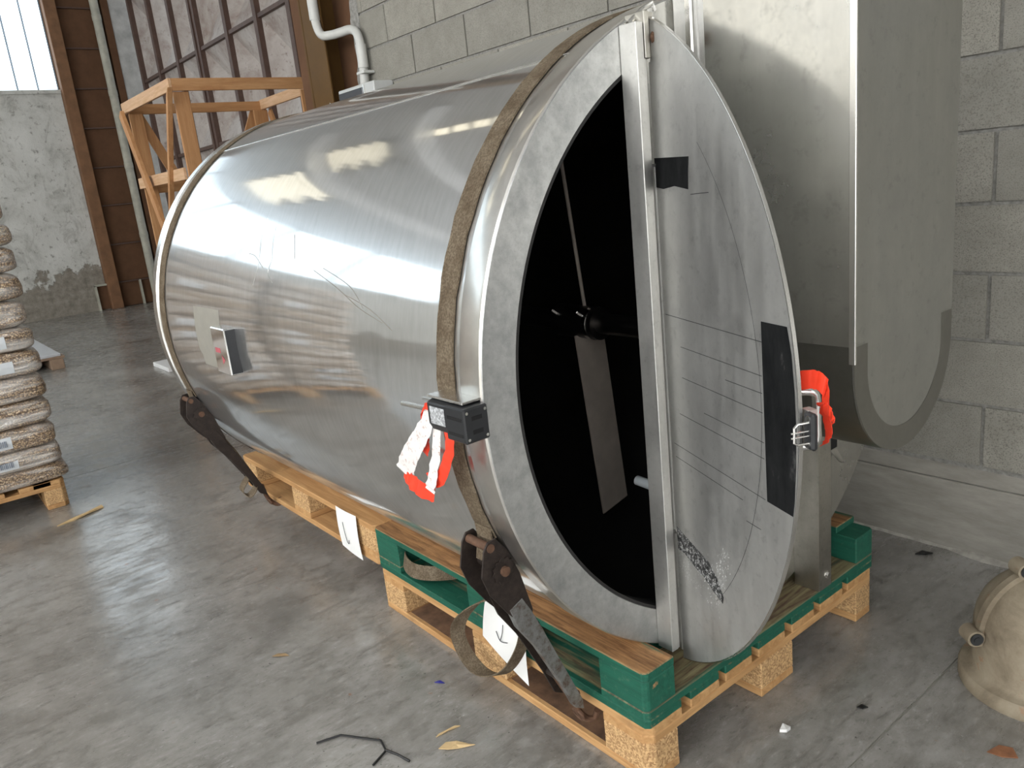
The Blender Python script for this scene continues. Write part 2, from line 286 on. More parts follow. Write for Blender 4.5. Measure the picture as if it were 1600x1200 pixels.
# ------------------------------------------------------------------ mesh helpers
class MB:
    def __init__(s): s.v = []; s.f = []
    def add(s, vs, fs):
        o = len(s.v); s.v += [tuple(x) for x in vs]; s.f += [tuple(i + o for i in f) for f in fs]; return s
    def box(s, x0, x1, y0, y1, z0, z1):
        return s.add([(x0, y0, z0), (x1, y0, z0), (x1, y1, z0), (x0, y1, z0), (x0, y0, z1), (x1, y0, z1), (x1, y1, z1), (x0, y1, z1)],
                     [(0, 3, 2, 1), (4, 5, 6, 7), (0, 1, 5, 4), (1, 2, 6, 5), (2, 3, 7, 6), (3, 0, 4, 7)])
    def obox(s, c, ax, ay, az):           # oriented box: centre, three half vectors
        c, ax, ay, az = map(Vector, (c, ax, ay, az)); vs = []
        for k in (-1, 1):
            for (i, j) in ((-1, -1), (1, -1), (1, 1), (-1, 1)): vs.append(c + ax * i + ay * j + az * k)
        return s.add(vs, [(0, 3, 2, 1), (4, 5, 6, 7), (0, 1, 5, 4), (1, 2, 6, 5), (2, 3, 7, 6), (3, 0, 4, 7)])
    def beam(s, p0, p1, wv, tv):          # board from p0 to p1 with half-width and half-thickness vectors
        p0, p1 = Vector(p0), Vector(p1); return s.obox((p0 + p1) / 2, (p1 - p0) / 2, wv, tv)
    def prism(s, poly, axis, a, b):       # polygon in the two other axes, extruded along axis
        def put(p, h):
            q = list(p); q.insert(axis, h); return tuple(q)
        n = len(poly); vs = [put(p, a) for p in poly] + [put(p, b) for p in poly]
        return s.add(vs, [tuple(reversed(range(n))), tuple(range(n, 2 * n))] + [(i, (i + 1) % n, n + (i + 1) % n, n + i) for i in range(n)])
    def cyl(s, p0, p1, r0, r1=None, n=16, caps=True):
        p0, p1 = Vector(p0), Vector(p1); r1 = r0 if r1 is None else r1
        d = (p1 - p0).normalized(); u = d.orthogonal().normalized(); w_ = d.cross(u); vs = []
        for p, r in ((p0, r0), (p1, r1)):
            for i in range(n): a = 2 * math.pi * i / n; vs.append(p + (u * math.cos(a) + w_ * math.sin(a)) * r)
        fs = [(i, (i + 1) % n, n + (i + 1) % n, n + i) for i in range(n)]
        if caps: fs += [tuple(reversed(range(n))), tuple(range(n, 2 * n))]
        return s.add(vs, fs)
    def tube(s, path, r, n=10):
        P = [Vector(p) for p in path]; m = len(P); vs = []; prev = None
        for i, p in enumerate(P):
            d = (P[min(i + 1, m - 1)] - P[max(i - 1, 0)]).normalized()
            u = d.orthogonal().normalized() if prev is None else (prev - d * prev.dot(d)).normalized()
            prev = u; w_ = d.cross(u); rr = r[i] if isinstance(r, (list, tuple)) else r
            for k in range(n): a = 2 * math.pi * k / n; vs.append(p + (u * math.cos(a) + w_ * math.sin(a)) * rr)
        fs = [(i * n + k, i * n + (k + 1) % n, (i + 1) * n + (k + 1) % n, (i + 1) * n + k) for i in range(m - 1) for k in range(n)]
        fs += [tuple(reversed(range(n))), tuple(range((m - 1) * n, m * n))]
        return s.add(vs, fs)
    def ribbon(s, path, wid, th=0.002):   # path of points, width vectors (half) per point or one, small thickness
        P = [Vector(p) for p in path]; m = len(P); W = [Vector(wid[i]) if isinstance(wid, list) else Vector(wid) for i in range(m)]; vs = []
        for i in range(m):
            d = (P[min(i + 1, m - 1)] - P[max(i - 1, 0)]); nrm = d.cross(W[i]); nrm = nrm.normalized() * th / 2 if nrm.length > 1e-9 else Vector((0, 0, th / 2))
            vs += [P[i] - W[i] - nrm, P[i] + W[i] - nrm, P[i] + W[i] + nrm, P[i] - W[i] + nrm]
        fs = []
        for i in range(m - 1):
            a, b = 4 * i, 4 * i + 4
            for k in range(4): fs.append((a + k, a + (k + 1) % 4, b + (k + 1) % 4, b + k))
        fs += [(3, 2, 1, 0), (4 * m - 4, 4 * m - 3, 4 * m - 2, 4 * m - 1)]
        return s.add(vs, fs)
    def lathe(s, prof, o, axis=2, n=48, a0=0.0, a1=2 * math.pi, closed=True):   # profile of (radius, height)
        m = len(prof); full = abs(a1 - a0 - 2 * math.pi) < 1e-6; k = n if full else n + 1; vs = []
        for i in range(k):
            a = a0 + (a1 - a0) * i / n
            for r, h in prof:
                q = [0, 0, 0]; q[axis] = h; q[(axis + 1) % 3] = r * math.cos(a); q[(axis + 2) % 3] = r * math.sin(a)
                vs.append((q[0] + o[0], q[1] + o[1], q[2] + o[2]))
        fs = []
        for i in range(n if full else n):
            j = (i + 1) % k
            for q in range(m if closed else m - 1):
                r_ = (q + 1) % m; fs.append((i * m + q, j * m + q, j * m + r_, i * m + r_))
        if not full and closed: fs += [tuple(reversed(range(m))), tuple(range(n * m, n * m + m))]
        return s.add(vs, fs)
    def build(s, name, mat, parent=None, smooth=False, bevel=0.0, angle=35):
        off = wloc(parent) if parent else Vector((0, 0, 0))
        me = bpy.data.meshes.new(name); me.from_pydata([tuple(Vector(v) - off) for v in s.v], [], s.f); me.validate()
        bm = bmesh.new(); bm.from_mesh(me); bmesh.ops.recalc_face_normals(bm, faces=bm.faces)
        if bevel:
            es = [e for e in bm.edges if len(e.link_faces) == 2 and e.calc_face_angle(0) > R(30)]
            bmesh.ops.bevel(bm, geom=es, offset=bevel, segments=1, affect='EDGES', clamp_overlap=True)
        if smooth:
            for f in bm.faces: f.smooth = True
            for e in bm.edges:
                if len(e.link_faces) == 2 and e.calc_face_angle(0) > R(angle): e.smooth = False
        bm.to_mesh(me); bm.free()
        me.materials.append(M[mat]); return link(name, me, parent)

def link(name, me, parent=None):
    o = bpy.data.objects.new(name, me); COL.objects.link(o)
    if parent: o.parent = parent
    return o
def wloc(o):
    v = Vector((0, 0, 0))
    while o: v = v + o.location; o = o.parent
    return v
def root(name, loc, label, cat, group=None, rz=0.0):
    o = bpy.data.objects.new(name, None); COL.objects.link(o); o.location = loc; o.rotation_euler = (0, 0, rz); o.empty_display_size = 0.1
    return tag(o, label, cat, group)
def tag(o, label, cat, group=None):
    o['label'] = label; o['category'] = cat
    if group: o['group'] = group
    return o
def struct(o): o['kind'] = 'structure'; return o
def copy_tree(o, parent=None):
    c = o.copy(); COL.objects.link(c); c.parent = parent
    for ch in list(o.children): copy_tree(ch, c)
    return c
def smooth_path(pts, k=6):
    P = [Vector(p) for p in pts]; out = []
    for i in range(len(P) - 1):
        a, b, c, d = P[max(i - 1, 0)], P[i], P[i + 1], P[min(i + 2, len(P) - 1)]
        for j in range(k):
            t_ = j / k; out.append(0.5 * ((2 * b) + (c - a) * t_ + (2 * a - 5 * b + 4 * c - d) * t_ * t_ + (3 * b - a - 3 * c + d) * t_ ** 3))
    out.append(P[-1]); return out
def text_mesh(s, size, depth=0.0):
    cu_ = bpy.data.curves.new('lettering', 'FONT'); cu_.body = s; cu_.size = size; cu_.extrude = depth
    ob = bpy.data.objects.new('lettering', cu_); COL.objects.link(ob)
    me = bpy.data.meshes.new_from_object(ob.evaluated_get(bpy.context.evaluated_depsgraph_get()))
    bpy.data.objects.remove(ob, do_unlink=True); bpy.data.curves.remove(cu_); return me

# ================================================================== THE HALL
XE, YW, YD, ZR = -13.0, 1.511, 2.93, 5.45
X_FRONT, Y_LEFT = 8.0, -13.0
# floor slabs with joints
fl = struct(MB().box(XE - 0.3, X_FRONT, Y_LEFT, YD + 0.6, -0.15, -0.004).build('floor', 'plinth'))
jx = [XE - 0.3, -8.0, -3.85, 0.28, 4.4, X_FRONT]
for i in range(5):
    g_ = 0.003
    MB().box(jx[i] + g_, jx[i + 1] - g_, Y_LEFT, YD + 0.6, -0.1, 0.0).build('slab', 'floor', fl)

# right-hand block wall
X0W, ZB, CH, BL = -3.50, 0.3132, 0.2085, 0.496
wr = struct(MB().box(X0W, X_FRONT, YW + 0.004, YW + 0.2, 0.0, ZR).build('wall_right', 'mortar'))
plm = MB()
plm.box(-3.62, X_FRONT, YW - 0.006, YW + 0.15, 0.0, 0.245)
plm.box(-3.62, X_FRONT, YW - 0.001, YW + 0.15, 0.247, ZB - 0.012)
plm.build('plinth', 'plinth', wr, bevel=0.004)
lip = MB(); nn_ = 120; vs = []
for i in range(nn_ + 1):           # crumbling bead of mortar where wall meets floor
    x = -3.5 + 7.0 * i / nn_; h = 0.008 + 0.02 * abs(noise.noise((x * 6, 0, 3))); d = 0.012 + 0.05 * abs(noise.noise((x * 4, 7, 1)))
    vs += [(x, YW, h), (x, YW - d * 0.5, h * 0.8), (x, YW - d, 0.0005)]
lip.add(vs, [(3 * i + k, 3 * i + k + 1, 3 * i + k + 4, 3 * i + k + 3) for i in range(nn_) for k in (0, 1)])
lip.build('mortar_bead', 'bead', wr, smooth=True)
bl_me = None
def block_obj(x0, x1, k):
    z0 = ZB + k * CH; gp = 0.006
    return MB().box(x0 + gp, x1 - gp, YW - 0.004, YW + 0.05, z0 + gp, z0 + CH - gp).build('block', 'block', wr, bevel=0.004)
full_me = None
for k in range(13):
    ph = 0.09 if k % 2 == 0 else 0.09 + BL / 2
    x = ph - BL * 10
    while x < 1.9:
        a_, b_ = max(x, X0W), x + BL
        if b_ - a_ > 0.06:
            if a_ == x:
                if full_me is None:
                    fm = MB().box(0.006, BL - 0.006, -0.004, 0.05, 0.006, CH - 0.006); tmp = fm.build('block', 'block'); full_me = tmp.data; bpy.data.objects.remove(tmp)
                o = link('block', full_me, wr); o.location = (x, YW - 0.001 * random.random(), ZB + k * CH)
            else: block_obj(a_, b_, k)
        x += BL
# ragged mortar edge beside the steel column
rg = MB(); vs = []; nz_ = 60
for i in range(nz_ + 1):
    z = 1.2 + 2.2 * i / nz_; e = -3.52 - 0.045 * noise.noise((0, 1.5, z * 5)) - 0.05 * abs(noise.noise((3, 0, z * 11)))
    vs += [(e, YW + 0.03, z), (e + 0.02, YW - 0.012 - 0.015 * random.random(), z), (-3.42, YW - 0.006, z)]
rg.add(vs, [(3 * i + k, 3 * i + k + 1, 3 * i + k + 4, 3 * i + k + 3) for i in range(nz_) for k in (0, 1)])
rg.build('mortar_edge', 'mortar', wr, smooth=True)

# recess wall behind the steel column and the sheet-metal door
struct(MB().box(-4.1, -3.45, YW + 0.2, YD + 0.5, 0, ZR).build('wall_return', 'hall_wall'))
dr = struct(MB().box(-12.74, -4.1, YD + 0.36, YD + 0.42, 0.0, ZR).build('door_1', 'rib_brown'))
RX = [-12.73, -11.85, -10.97, -10.15, -10.04, -9.03, -8.12, -7.25, -6.35, -5.45, -4.55]
RZ = [0.08, 1.0, 2.21, 3.41, 4.61, ZR]
for x in RX:
    MB().box(x - 0.045, x + 0.045, YD - 0.03, YD + 0.05, 0.02, ZR - 0.02).build('rib', 'rib_brown', dr)
MB().box(-10.115, -10.075, YD - 0.05, YD + 0.05, 0.02, ZR - 0.02).build('meeting_stile', 'rib_brown', dr)
for i in range(len(RX) - 1):
    if RX[i + 1] - RX[i] < 0.3: continue
    for j in range(len(RZ) - 1):
        a_, b_ = RX[i] + 0.045, RX[i + 1] - 0.045; c_, d_ = RZ[j] + 0.02, RZ[j + 1] - 0.02; my = YD + 0.035
        p = MB(); h = 0.27
        p.add([(a_, my, c_), (b_, my, c_), (b_, my, d_), (a_, my, d_), ((a_ + b_) / 2, my + h, (c_ + d_) / 2), (a_, my + 0.3, c_), (b_, my + 0.3, c_), (b_, my + 0.3, d_), (a_, my + 0.3, d_)],
              [(0, 1, 4), (1, 2, 4), (2, 3, 4), (3, 0, 4), (5, 8, 7, 6), (0, 5, 6, 1), (1, 6, 7, 2), (2, 7, 8, 3), (3, 8, 5, 0)])
        p.build('panel', 'door_sheet', dr)
for z in RZ[1:-1]:
    MB().box(-12.7, -10.13, YD - 0.015, YD + 0.05, z - 0.022, z + 0.022).build('rail', 'rib_brown', dr)
    MB().box(-10.06, -4.5, YD - 0.015, YD + 0.05, z - 0.022, z + 0.022).build('rail', 'rib_brown', dr)

# far end wall: plastered below, translucent sheets above
wf = struct(MB().box(XE - 0.25, XE, Y_LEFT, 1.76, 0.0, 3.30).build('wall_far', 'plaster'))
MB().box(XE - 0.25, XE + 0.03, Y_LEFT, 1.76, 3.30, 3.355).build('ledge', 'plaster', wf)
struct(MB().box(XE - 0.25, XE - 0.03, 1.76, YD + 0.5, 0, ZR).build('wall_corner', 'rust_web'))
struct(MB().box(XE - 0.1, XE + 0.10, 2.67, YD + 0.02, 0.0, ZR).build('wall_pier', 'pier_concrete'))
struct(MB().box(XE - 0.25, XE + 0.02, Y_LEFT, -8.62, 3.355, ZR).build('wall_far_upper', 'hall_wall'))
wn = struct(MB().box(XE - 0.25, XE - 0.06, -8.62, 1.76, 3.355, ZR).build('window_1', 'sash'))
py = 1.735; pm = None
while py > -8.4:
    if pm is None:
        tmp = MB().box(-0.06, -0.03, -0.27 + 0.03, 0, 3.36, 5.40).build('pane', 'pane_end'); pm = tmp.data; bpy.data.objects.remove(tmp)
    o = link('pane', pm, wn); o.location = (XE, py, 0); py -= 0.27
for my_ in (0.63, -1.53, -3.69, -5.85): MB().box(XE - 0.055, XE + 0.02, my_ - 0.05, my_ + 0.05, 3.355, 5.42).build('mullion', 'sash', wn)
# left wall, wall behind the camera, roof
wl = struct(MB().box(XE, X_FRONT, Y_LEFT - 0.2, Y_LEFT, 0.0, 2.4).build('wall_left', 'hall_wall'))
w2 = struct(MB().box(XE, X_FRONT, Y_LEFT - 0.2, Y_LEFT - 0.1, 2.4, ZR).build('window_2', 'hall_wall'))
for i in range(8):
    x = -4.0 + i * 1.48; MB().box(x, x + 1.40, Y_LEFT - 0.1, Y_LEFT - 0.07, 2.45, 5.3).build('pane', 'pane_left', w2)
for i in range(6):
    x = XE + 0.15 + i * 1.48; MB().box(x, x + 1.40, Y_LEFT - 0.1, Y_LEFT - 0.07, 2.45, 5.3).build('pane', 'pane_fill', w2)  # glowing panes added to brighten the guard's reflection
wb = struct(MB().box(X_FRONT, X_FRONT + 0.2, Y_LEFT, YW + 0.2, 0.0, ZR).build('wall_front', 'hall_wall'))
w3 = struct(MB().box(X_FRONT - 0.05, X_FRONT, -9.5, -0.2, 0.3, 5.0).build('window_3', 'sash'))
for i in range(6):
    y = -9.4 + i * 1.53; MB().box(X_FRONT - 0.08, X_FRONT - 0.05, y, y + 1.46, 0.4, 4.9).build('pane', 'pane_front', w3)
ce = struct(MB().box(XE - 0.25, X_FRONT + 0.2, Y_LEFT - 0.2, YD + 0.6, ZR, ZR + 0.12).build('ceiling', 'roof'))
for bx in (-9, -6.4, -3, 0, 3, 6):
    MB().box(bx - 0.12, bx + 0.12, Y_LEFT, YW, ZR - 0.28, ZR).build('roof_beam', 'roof', ce)
k = 0
for (sx0, sx1, sy0, sy1, smt) in ((-11.7, -9.3, -2.0, -.35, 'skylight'), (-8.7, -7.2, -.7, .45, 'skylight'), (-6.6, -3.4, .15, .42, 'skylight'), (-5.8, -3.2, -7.4, -4.6, 'skylight_fill'), (-2.8, -0.2, -7.4, -4.6, 'skylight_fill'), (0.2, 2.8, -7.4, -4.6, 'skylight_fill'), (3.2, 5.8, -7.4, -4.6, 'skylight_fill')):  # the brighter, bigger ones are added fill, clear of the tank's reflection
    k += 1
    s_ = struct(MB().box(sx0 - 0.06, sx1 + 0.06, sy0 - 0.06, sy1 + 0.06, ZR - 0.03, ZR - 0.001).build('window_%d' % (3 + k), 'sash'))
    m_ = 9 if smt == 'skylight' else 5; wv = (sx1 - sx0) / m_
    for i in range(m_): MB().box(sx0 + i * wv, sx0 + (i + 1) * wv - (0.10 if m_ == 9 else 0.06), sy0 + (0.18 * (i % 3) if m_ == 9 and sy1 - sy0 > 1 else 0), sy1 - (0.12 * ((i + 1) % 2) if m_ == 9 and sy1 - sy0 > 1 else 0), ZR - 0.045, ZR - 0.03).build('pane', smt, s_)

# far steel column: flanges, web plates between stiffeners
fc = root('steel_column', (XE, 2.2, 0), 'tall brown steel column with plated web at the corner of the plastered wall', 'column')
MB().box(XE - 0.02, XE + 0.14, 1.765, 1.935, 0, ZR).build('flange', 'wood_flange', fc, bevel=0.006)
MB().box(XE - 0.02, XE + 0.12, 2.56, 2.665, 0, ZR).build('flange', 'rust_web', fc, bevel=0.006)
zs = [0.40, 1.0, 1.61, 2.19, 2.78, 3.36, 3.94, 4.51, 5.1]
for a_, b_ in zip(zs[:-1], zs[1:]):
    MB().box(XE - 0.03, XE + 0.02, 1.935, 2.56, a_ + 0.012, b_ - 0.012).build('web_plate', 'rust_web', fc, bevel=0.004)
for z in zs: MB().box(XE - 0.03, XE + 0.05, 1.935, 2.56, z - 0.010, z + 0.010).build('stiffener', 'rib_brown', fc)
for y0, y1 in ((1.62, 1.765), (1.935, 2.26), (2.285, 2.56)):
    MB().box(XE - 0.03, XE + 0.01, y0, y1, 0.01, 0.385).build('base_plate', 'rust_web', fc)
for y in (1.60, 2.272): MB().box(XE - 0.01, XE + 0.07, y - 0.014, y + 0.014, 0.0, 0.40).build('base_post', 'pipe_grey', fc)
MB().box(XE - 0.01, XE + 0.07, 1.586, 1.765, 0.385, 0.412).build('base_ledge', 'pipe_grey', fc)
dp = root('drain_pipe', (XE + 0.1, 2.47, 0), 'pale grey vertical drain pipe running down the brown steel column', 'pipe')
for i in range(5): MB().cyl((XE + 0.1, 2.47, 0.02 + i * 1.09), (XE + 0.1, 2.47, 0.02 + (i + 1) * 1.09 - 0.01), 0.062, n=20).build('pipe_length', 'pipe_grey', dp, smooth=True)
for i in range(1, 5): MB().cyl((XE + 0.1, 2.47, i * 1.09 - 0.03), (XE + 0.1, 2.47, i * 1.09 + 0.05), 0.067, n=20).build('coupling', 'pipe_grey', dp, smooth=True)

# near steel column at the end of the block wall
nc = root('steel_column', (-3.84, 1.5, 0), 'brown painted steel column where the block wall ends, beside the grey conduit', 'column')
MB().box(-3.955, -3.70, 1.40, 1.416, 0, ZR).build('flange', 'brown_steel', nc, bevel=0.004)
MB().box(-3.84, -3.82, 1.416, 1.66, 0, ZR).build('web', 'brown_steel', nc)
MB().box(-3.99, -3.45, 1.56, 1.575, 0, ZR).build('backing_plate', 'rust_web', nc)
MB().box(-4.14, -3.985, 1.425, 1.44, 0, ZR).build('side_angle', 'rust_web', nc, bevel=0.003)
MB().box(-3.985, -3.962, 1.40, 1.44, 0, ZR).build('door_guide', 'brown_steel', nc, bevel=0.003)
for z in (0.5, 1.93, 2.9): MB().cyl((-3.73, 1.40, z), (-3.73, 1.392, z), 0.011, n=8).build('bolt', 'bright_steel', nc)
# conduit and junction box
cd = root('conduit_pipe', (-3.6, 1.46, 2.0), 'grey plastic conduit bent in an S into the junction box on the block wall', 'pipe')
pth = smooth_path([(-3.715, 1.368, 3.6), (-3.715, 1.368, 3.0), (-3.715, 1.368, 2.55), (-3.712, 1.368, 2.42), (-3.67, 1.372, 2.33), (-3.60, 1.40, 2.315), (-3.53, 1.44, 2.32), (-3.46, 1.46, 2.32), (-3.39, 1.46, 2.285), (-3.365, 1.46, 2.19), (-3.372, 1.46, 2.08), (-3.385, 1.46, 1.98)], 6)
MB().tube(pth, 0.026, 14).build('tube', 'pvc', cd, smooth=True)
MB().cyl((-3.714, 1.368, 2.42), (-3.715, 1.368, 2.58), 0.031, n=16).build('sleeve', 'pvc', cd, smooth=True)
MB().cyl((-3.368, 1.46, 2.09), (-3.366, 1.46, 2.22), 0.031, n=16).build('sleeve', 'pvc', cd, smooth=True)
MB().box(-3.41, -3.32, 1.43, 1.505, 2.055, 2.07).build('clip', 'pvc', cd, bevel=0.002)
MB().box(-3.76, -3.67, 1.335, 1.398, 2.60, 2.615).build('clip', 'pvc', cd, bevel=0.002)
jb = root('junction_box', (-3.34, 1.46, 1.66), 'grey junction box with smoked window under the bent conduit', 'junction box')
MB().box(-3.56, -3.13, 1.37, 1.505, 1.66, 1.985).build('body', 'box_grey', jb, bevel=0.006)
MB().box(-3.545, -3.25, 1.362, 1.37, 1.68, 1.965).build('window', 'smoked', jb, bevel=0.003)
MB().box(-3.24, -3.232, 1.362, 1.372, 1.67, 1.978).build('hinge_strip', 'bright_steel', jb)

# ================================================================== PALLETS
DECK7 = [(0, .118), (.150, .258), (.283, .392), (.42, .538), (.57, .678), (.708, .826), (.853, 1.0)]
def make_pallet(name, label, loc, mats, flip=False, middle=True, L=1.2, W=1.0, deck=DECK7, rz=0.0, group=None, short=False):
    rt = root(name, loc, label, 'pallet', group, rz)
    def zz(a, b): return (0.144 - b, 0.144 - a) if flip else (a, b)
    def piece(nm, x0, x1, y0, y1, za, zb, mat, bev=0.0025):
        z0, z1 = zz(za, zb); c = 0.010 if flip else 0.020
        poly = []
        for (x, y, sx, sy) in ((x0, y0, 1, 1), (x1, y0, -1, 1), (x1, y1, -1, -1), (x0, y1, 1, -1)):
            corner = (abs(x) < 1e-6 or abs(x + L) < 1e-6) and (abs(y) < 1e-6 or abs(y - W) < 1e-6)
            if corner:
                a_, b_ = (x + sx * c, y), (x, y + sy * c)
                poly += [b_, a_] if (sx, sy) in ((1, 1), (-1, -1)) else [a_, b_]
            else: poly.append((x, y))
        mb = MB().prism(poly, 2, z0, z1); mb.v = [Vector(v) + Vector(loc) for v in mb.v]
        return mb.build(nm, mat, rt, bevel=bev)
    bw = .145
    for (a, b) in deck: piece('deck_board', -L, 0, a, b, .122, .144, mats['deck'])
    for x in (0, -L / 2 + bw / 2, -L + bw): piece('cross_plank', x - bw, x, 0, W, .100, .122, mats['cross'])
    rows = [(0, .1), (W / 2 - .0725, W / 2 + .0725), (W - .1, W)]
    if not middle: rows = [rows[0], rows[2]]
    for (a, b) in rows:
        for x in (0, -L / 2 + bw / 2, -L + bw): piece('block', x - bw, x, a, b, .022, .100, mats['block'], 0.003)
        piece('runner', -L, -.06 if (short and a > .5) else 0, a, b, 0, .022, mats['runner'])
    return rt
PINE = dict(deck='pine_x', cross='pine_y', block='chip', runner='pine_x')
lowp = make_pallet('wooden_pallet', 'natural pine pallet on the floor under the green pallet at the tank door end', (0, 0, 0), dict(deck='pine_x', cross='pine_y', block='chip', runner='pine_x'))
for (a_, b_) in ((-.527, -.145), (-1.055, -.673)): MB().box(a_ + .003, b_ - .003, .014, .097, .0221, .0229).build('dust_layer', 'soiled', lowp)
grp = make_pallet('wooden_pallet', 'green painted pallet lying upside down under the front of the tank', (0, 0, .1445), dict(deck='green_deck_x', cross='green_deck_y', block='green_x', runner='green_worn_x'), flip=True, middle=False, short=True)
rearp = make_pallet('wooden_pallet', 'natural pine pallet butted behind the green one, carrying the rear of the tank', (-1.204, 0.002, .1445), PINE, flip=True, middle=False)
supp = make_pallet('wooden_pallet', 'pine pallet on the floor in the shade below the rear pallet', (-1.225, .17, 0), PINE, W=.8, deck=[(0, .1), (.175, .275), (.35, .45), (.525, .625), (.7, .8)])

# ================================================================== THE TANK
YC, ZC = .474, .948
def cy(x, ang, r): a = R(ang); return Vector((x, YC + r * math.cos(a), ZC + r * math.sin(a)))
tank = root('mixing_tank', (-1.1, YC, .188), 'large polished stainless mixing tank lying on pallets with its door swung open', 'tank')
O3 = (0, YC, ZC)
MB().lathe([(.757, -2.18), (.757, -.118), (.747, -.118), (.747, -2.18)], O3, 0, 160).build('shell', 'shell_steel', tank, smooth=True)
MB().lathe([(.746, -2.165), (.746, -.125), (.743, -.125), (.743, -2.165)], O3, 0, 96).build('inner_shade_skin', 'inner_shade', tank, smooth=True)  # dark skin added so the inside of the tank looks unlit
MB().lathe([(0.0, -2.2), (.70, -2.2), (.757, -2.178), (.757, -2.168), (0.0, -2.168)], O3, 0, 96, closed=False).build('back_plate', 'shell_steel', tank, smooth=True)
MB().cyl((-2.166, YC, ZC), (-2.160, YC, ZC), .742, n=64).build('inner_shade_skin', 'inner_shade', tank)
MB().lathe([(.7565, -2.20), (.762, -2.196), (.762, -2.15), (.7565, -2.146)], O3, 0, 128).build('rear_rim', 'bright_steel', tank, smooth=True)
MB().lathe([(.679, -.125), (.7595, -.150), (.762, -.146), (.762, -.086), (.759, -.0825), (.679, -.0825)], O3, 0, 160).build('flange_ring', 'ring_steel', tank, smooth=True)
MB().lathe([(.679, -.0823), (.7595, -.0823), (.7585, -.080), (.680, -.080)], O3, 0, 160).build('flange_face', 'flange_steel', tank, smooth=True)
MB().lathe([(.672, -.14), (.679, -.14), (.679, -.0815), (.672, -.0815)], O3, 0, 128).build('mouth_sleeve', 'inner_shade', tank, smooth=True)  # mouth ring painted in the same interior shade
MB().tube([cy(-2.14, 124, .757), cy(-1.0, 123, .757), cy(-.152, 122, .757)], .0028, 8).build('weld_seam', 'bright_steel', tank, smooth=True)
scr = MB()
for pts in ([(-1.10, 152), (-1.09, 156), (-1.075, 159), (-1.09, 162), (-1.05, 164)], [(-1.18, 150), (-1.18, 155), (-1.165, 160), (-1.19, 165)], [(-.96, 154), (-.93, 158), (-.925, 161)], [(-1.25, 158), (-1.20, 158.5), (-1.13, 161)], [(-.80, 161), (-.66, 164), (-.55, 167), (-.44, 169)], [(-.75, 160.5), (-.60, 163.5), (-.53, 167)], [(-.62, 165), (-.50, 167), (-.40, 170)]):
    scr.tube(smooth_path([cy(x, a, .7571) for x, a in pts], 4), .0009, 4)
scr.build('scratches', 'bright_steel', tank)
# fixed front plate right of the hinge post
sg = []; yl = .150; a0 = math.acos((yl - YC) / .757)
for i in range(73): a = -a0 + 2 * a0 * i / 72; sg.append((YC + .757 * math.cos(a), ZC + .757 * math.sin(a)))
fpl = MB().prism(sg, 0, -.0795, -.0715).build('front_plate', 'guard_steel', tank)
for y in (.888,):
    MB().box(-.0714, -.0705, y, y + .034, .528, .572).build('slot', 'black_hole', fpl)
    MB().add([(-.071, y, .527), (-.071, y + .034, .522), (-.045, y + .030, .487), (-.045, y, .50), (-.073, y, .527), (-.073, y + .034, .522), (-.048, y + .030, .485), (-.048, y, .498)],
             [(0, 1, 2, 3), (7, 6, 5, 4), (0, 4, 5, 1), (1, 5, 6, 2), (2, 6, 7, 3), (3, 7, 4, 0)]).build('slot_tab', 'bright_steel', fpl)
# hinge post
hp = MB().box(-.0795, -.036, .137, .158, .262, 1.628).build('hinge_post', 'post_steel', tank, bevel=.001)
MB().box(-.0712, -.042, .1585, .170, .258, 1.622).build('post_strip', 'post_steel', hp, bevel=.001)
MB().box(-.085, -.036, .162, .176, 1.562, 1.648).build('hinge_lug', 'leg_steel', hp, bevel=.001)
MB().cyl((-.036, .190, 1.60), (-.028, .190, 1.60), .013, n=10).build('hinge_bolt', 'rust_brown', hp)
MB().box(-.080, -.044, .1765, .198, 1.565, 1.648).build('hinge_lug', 'leg_steel', hp, bevel=.001)
MB().tube([(-.06, .150, 1.632), (-.06, .185, 1.655), (-.06, .215, 1.668), (-.06, .222, 1.655)], .005, 8).build('lifting_rod', 'bright_steel', hp, smooth=True)

# swung-open door segment
DO = Vector((-.05, .19, 0)); DD = Vector((.91104, -.41231, 0)); DN = Vector((-.41231, -.91104, 0))
def dp_(u, z, off=0.0): return DO + DD * u + DN * off + Vector((0, 0, z))
RC, UC, ZCD = .768, -.287, .928
arc = []; ta = math.acos(-UC / RC)
for i in range(61): a = -ta + 2 * ta * i / 60; arc.append((UC + RC * math.cos(a), ZCD + RC * math.sin(a)))
def door_poly(poly, off0, off1):
    n = len(poly); return MB().add([dp_(u, z, off0) for u, z in poly] + [dp_(u, z, off1) for u, z in poly],
        [tuple(range(n)), tuple(reversed(range(n, 2 * n)))] + [(i, (i + 1) % n, n + (i + 1) % n, n + i) for i in range(n)])
door = door_poly([(0.0, arc[0][1])] + arc[1:-1] + [(0.0, arc[-1][1])], 0.0, -.0055).build('door', 'door_steel', tank)
rim = MB(); pr = []
for (u, z) in arc: pr.append((u, z))
vs = []
for (u, z) in arc:
    a = math.atan2(z - ZCD, u - UC); n_ = Vector((math.cos(a), math.sin(a)))
    for (dr_, of) in ((0.0, .0010), (.0014, .0006), (.0014, -.0058), (0.0, -.0062), (-.0012, -.0062), (-.0012, .0008)): vs.append(dp_(u + n_.x * dr_, z + n_.y * dr_, of))
k_ = 6; m_ = len(arc)
rim.add(vs, [(i * k_ + q, (i + 1) * k_ + q, (i + 1) * k_ + (q + 1) % k_, i * k_ + (q + 1) % k_) for i in range(m_ - 1) for q in range(k_)] + [tuple(range(k_)), tuple(reversed(range((m_ - 1) * k_, m_ * k_)))])
rim.build('rim', 'bright_steel', door, smooth=True)
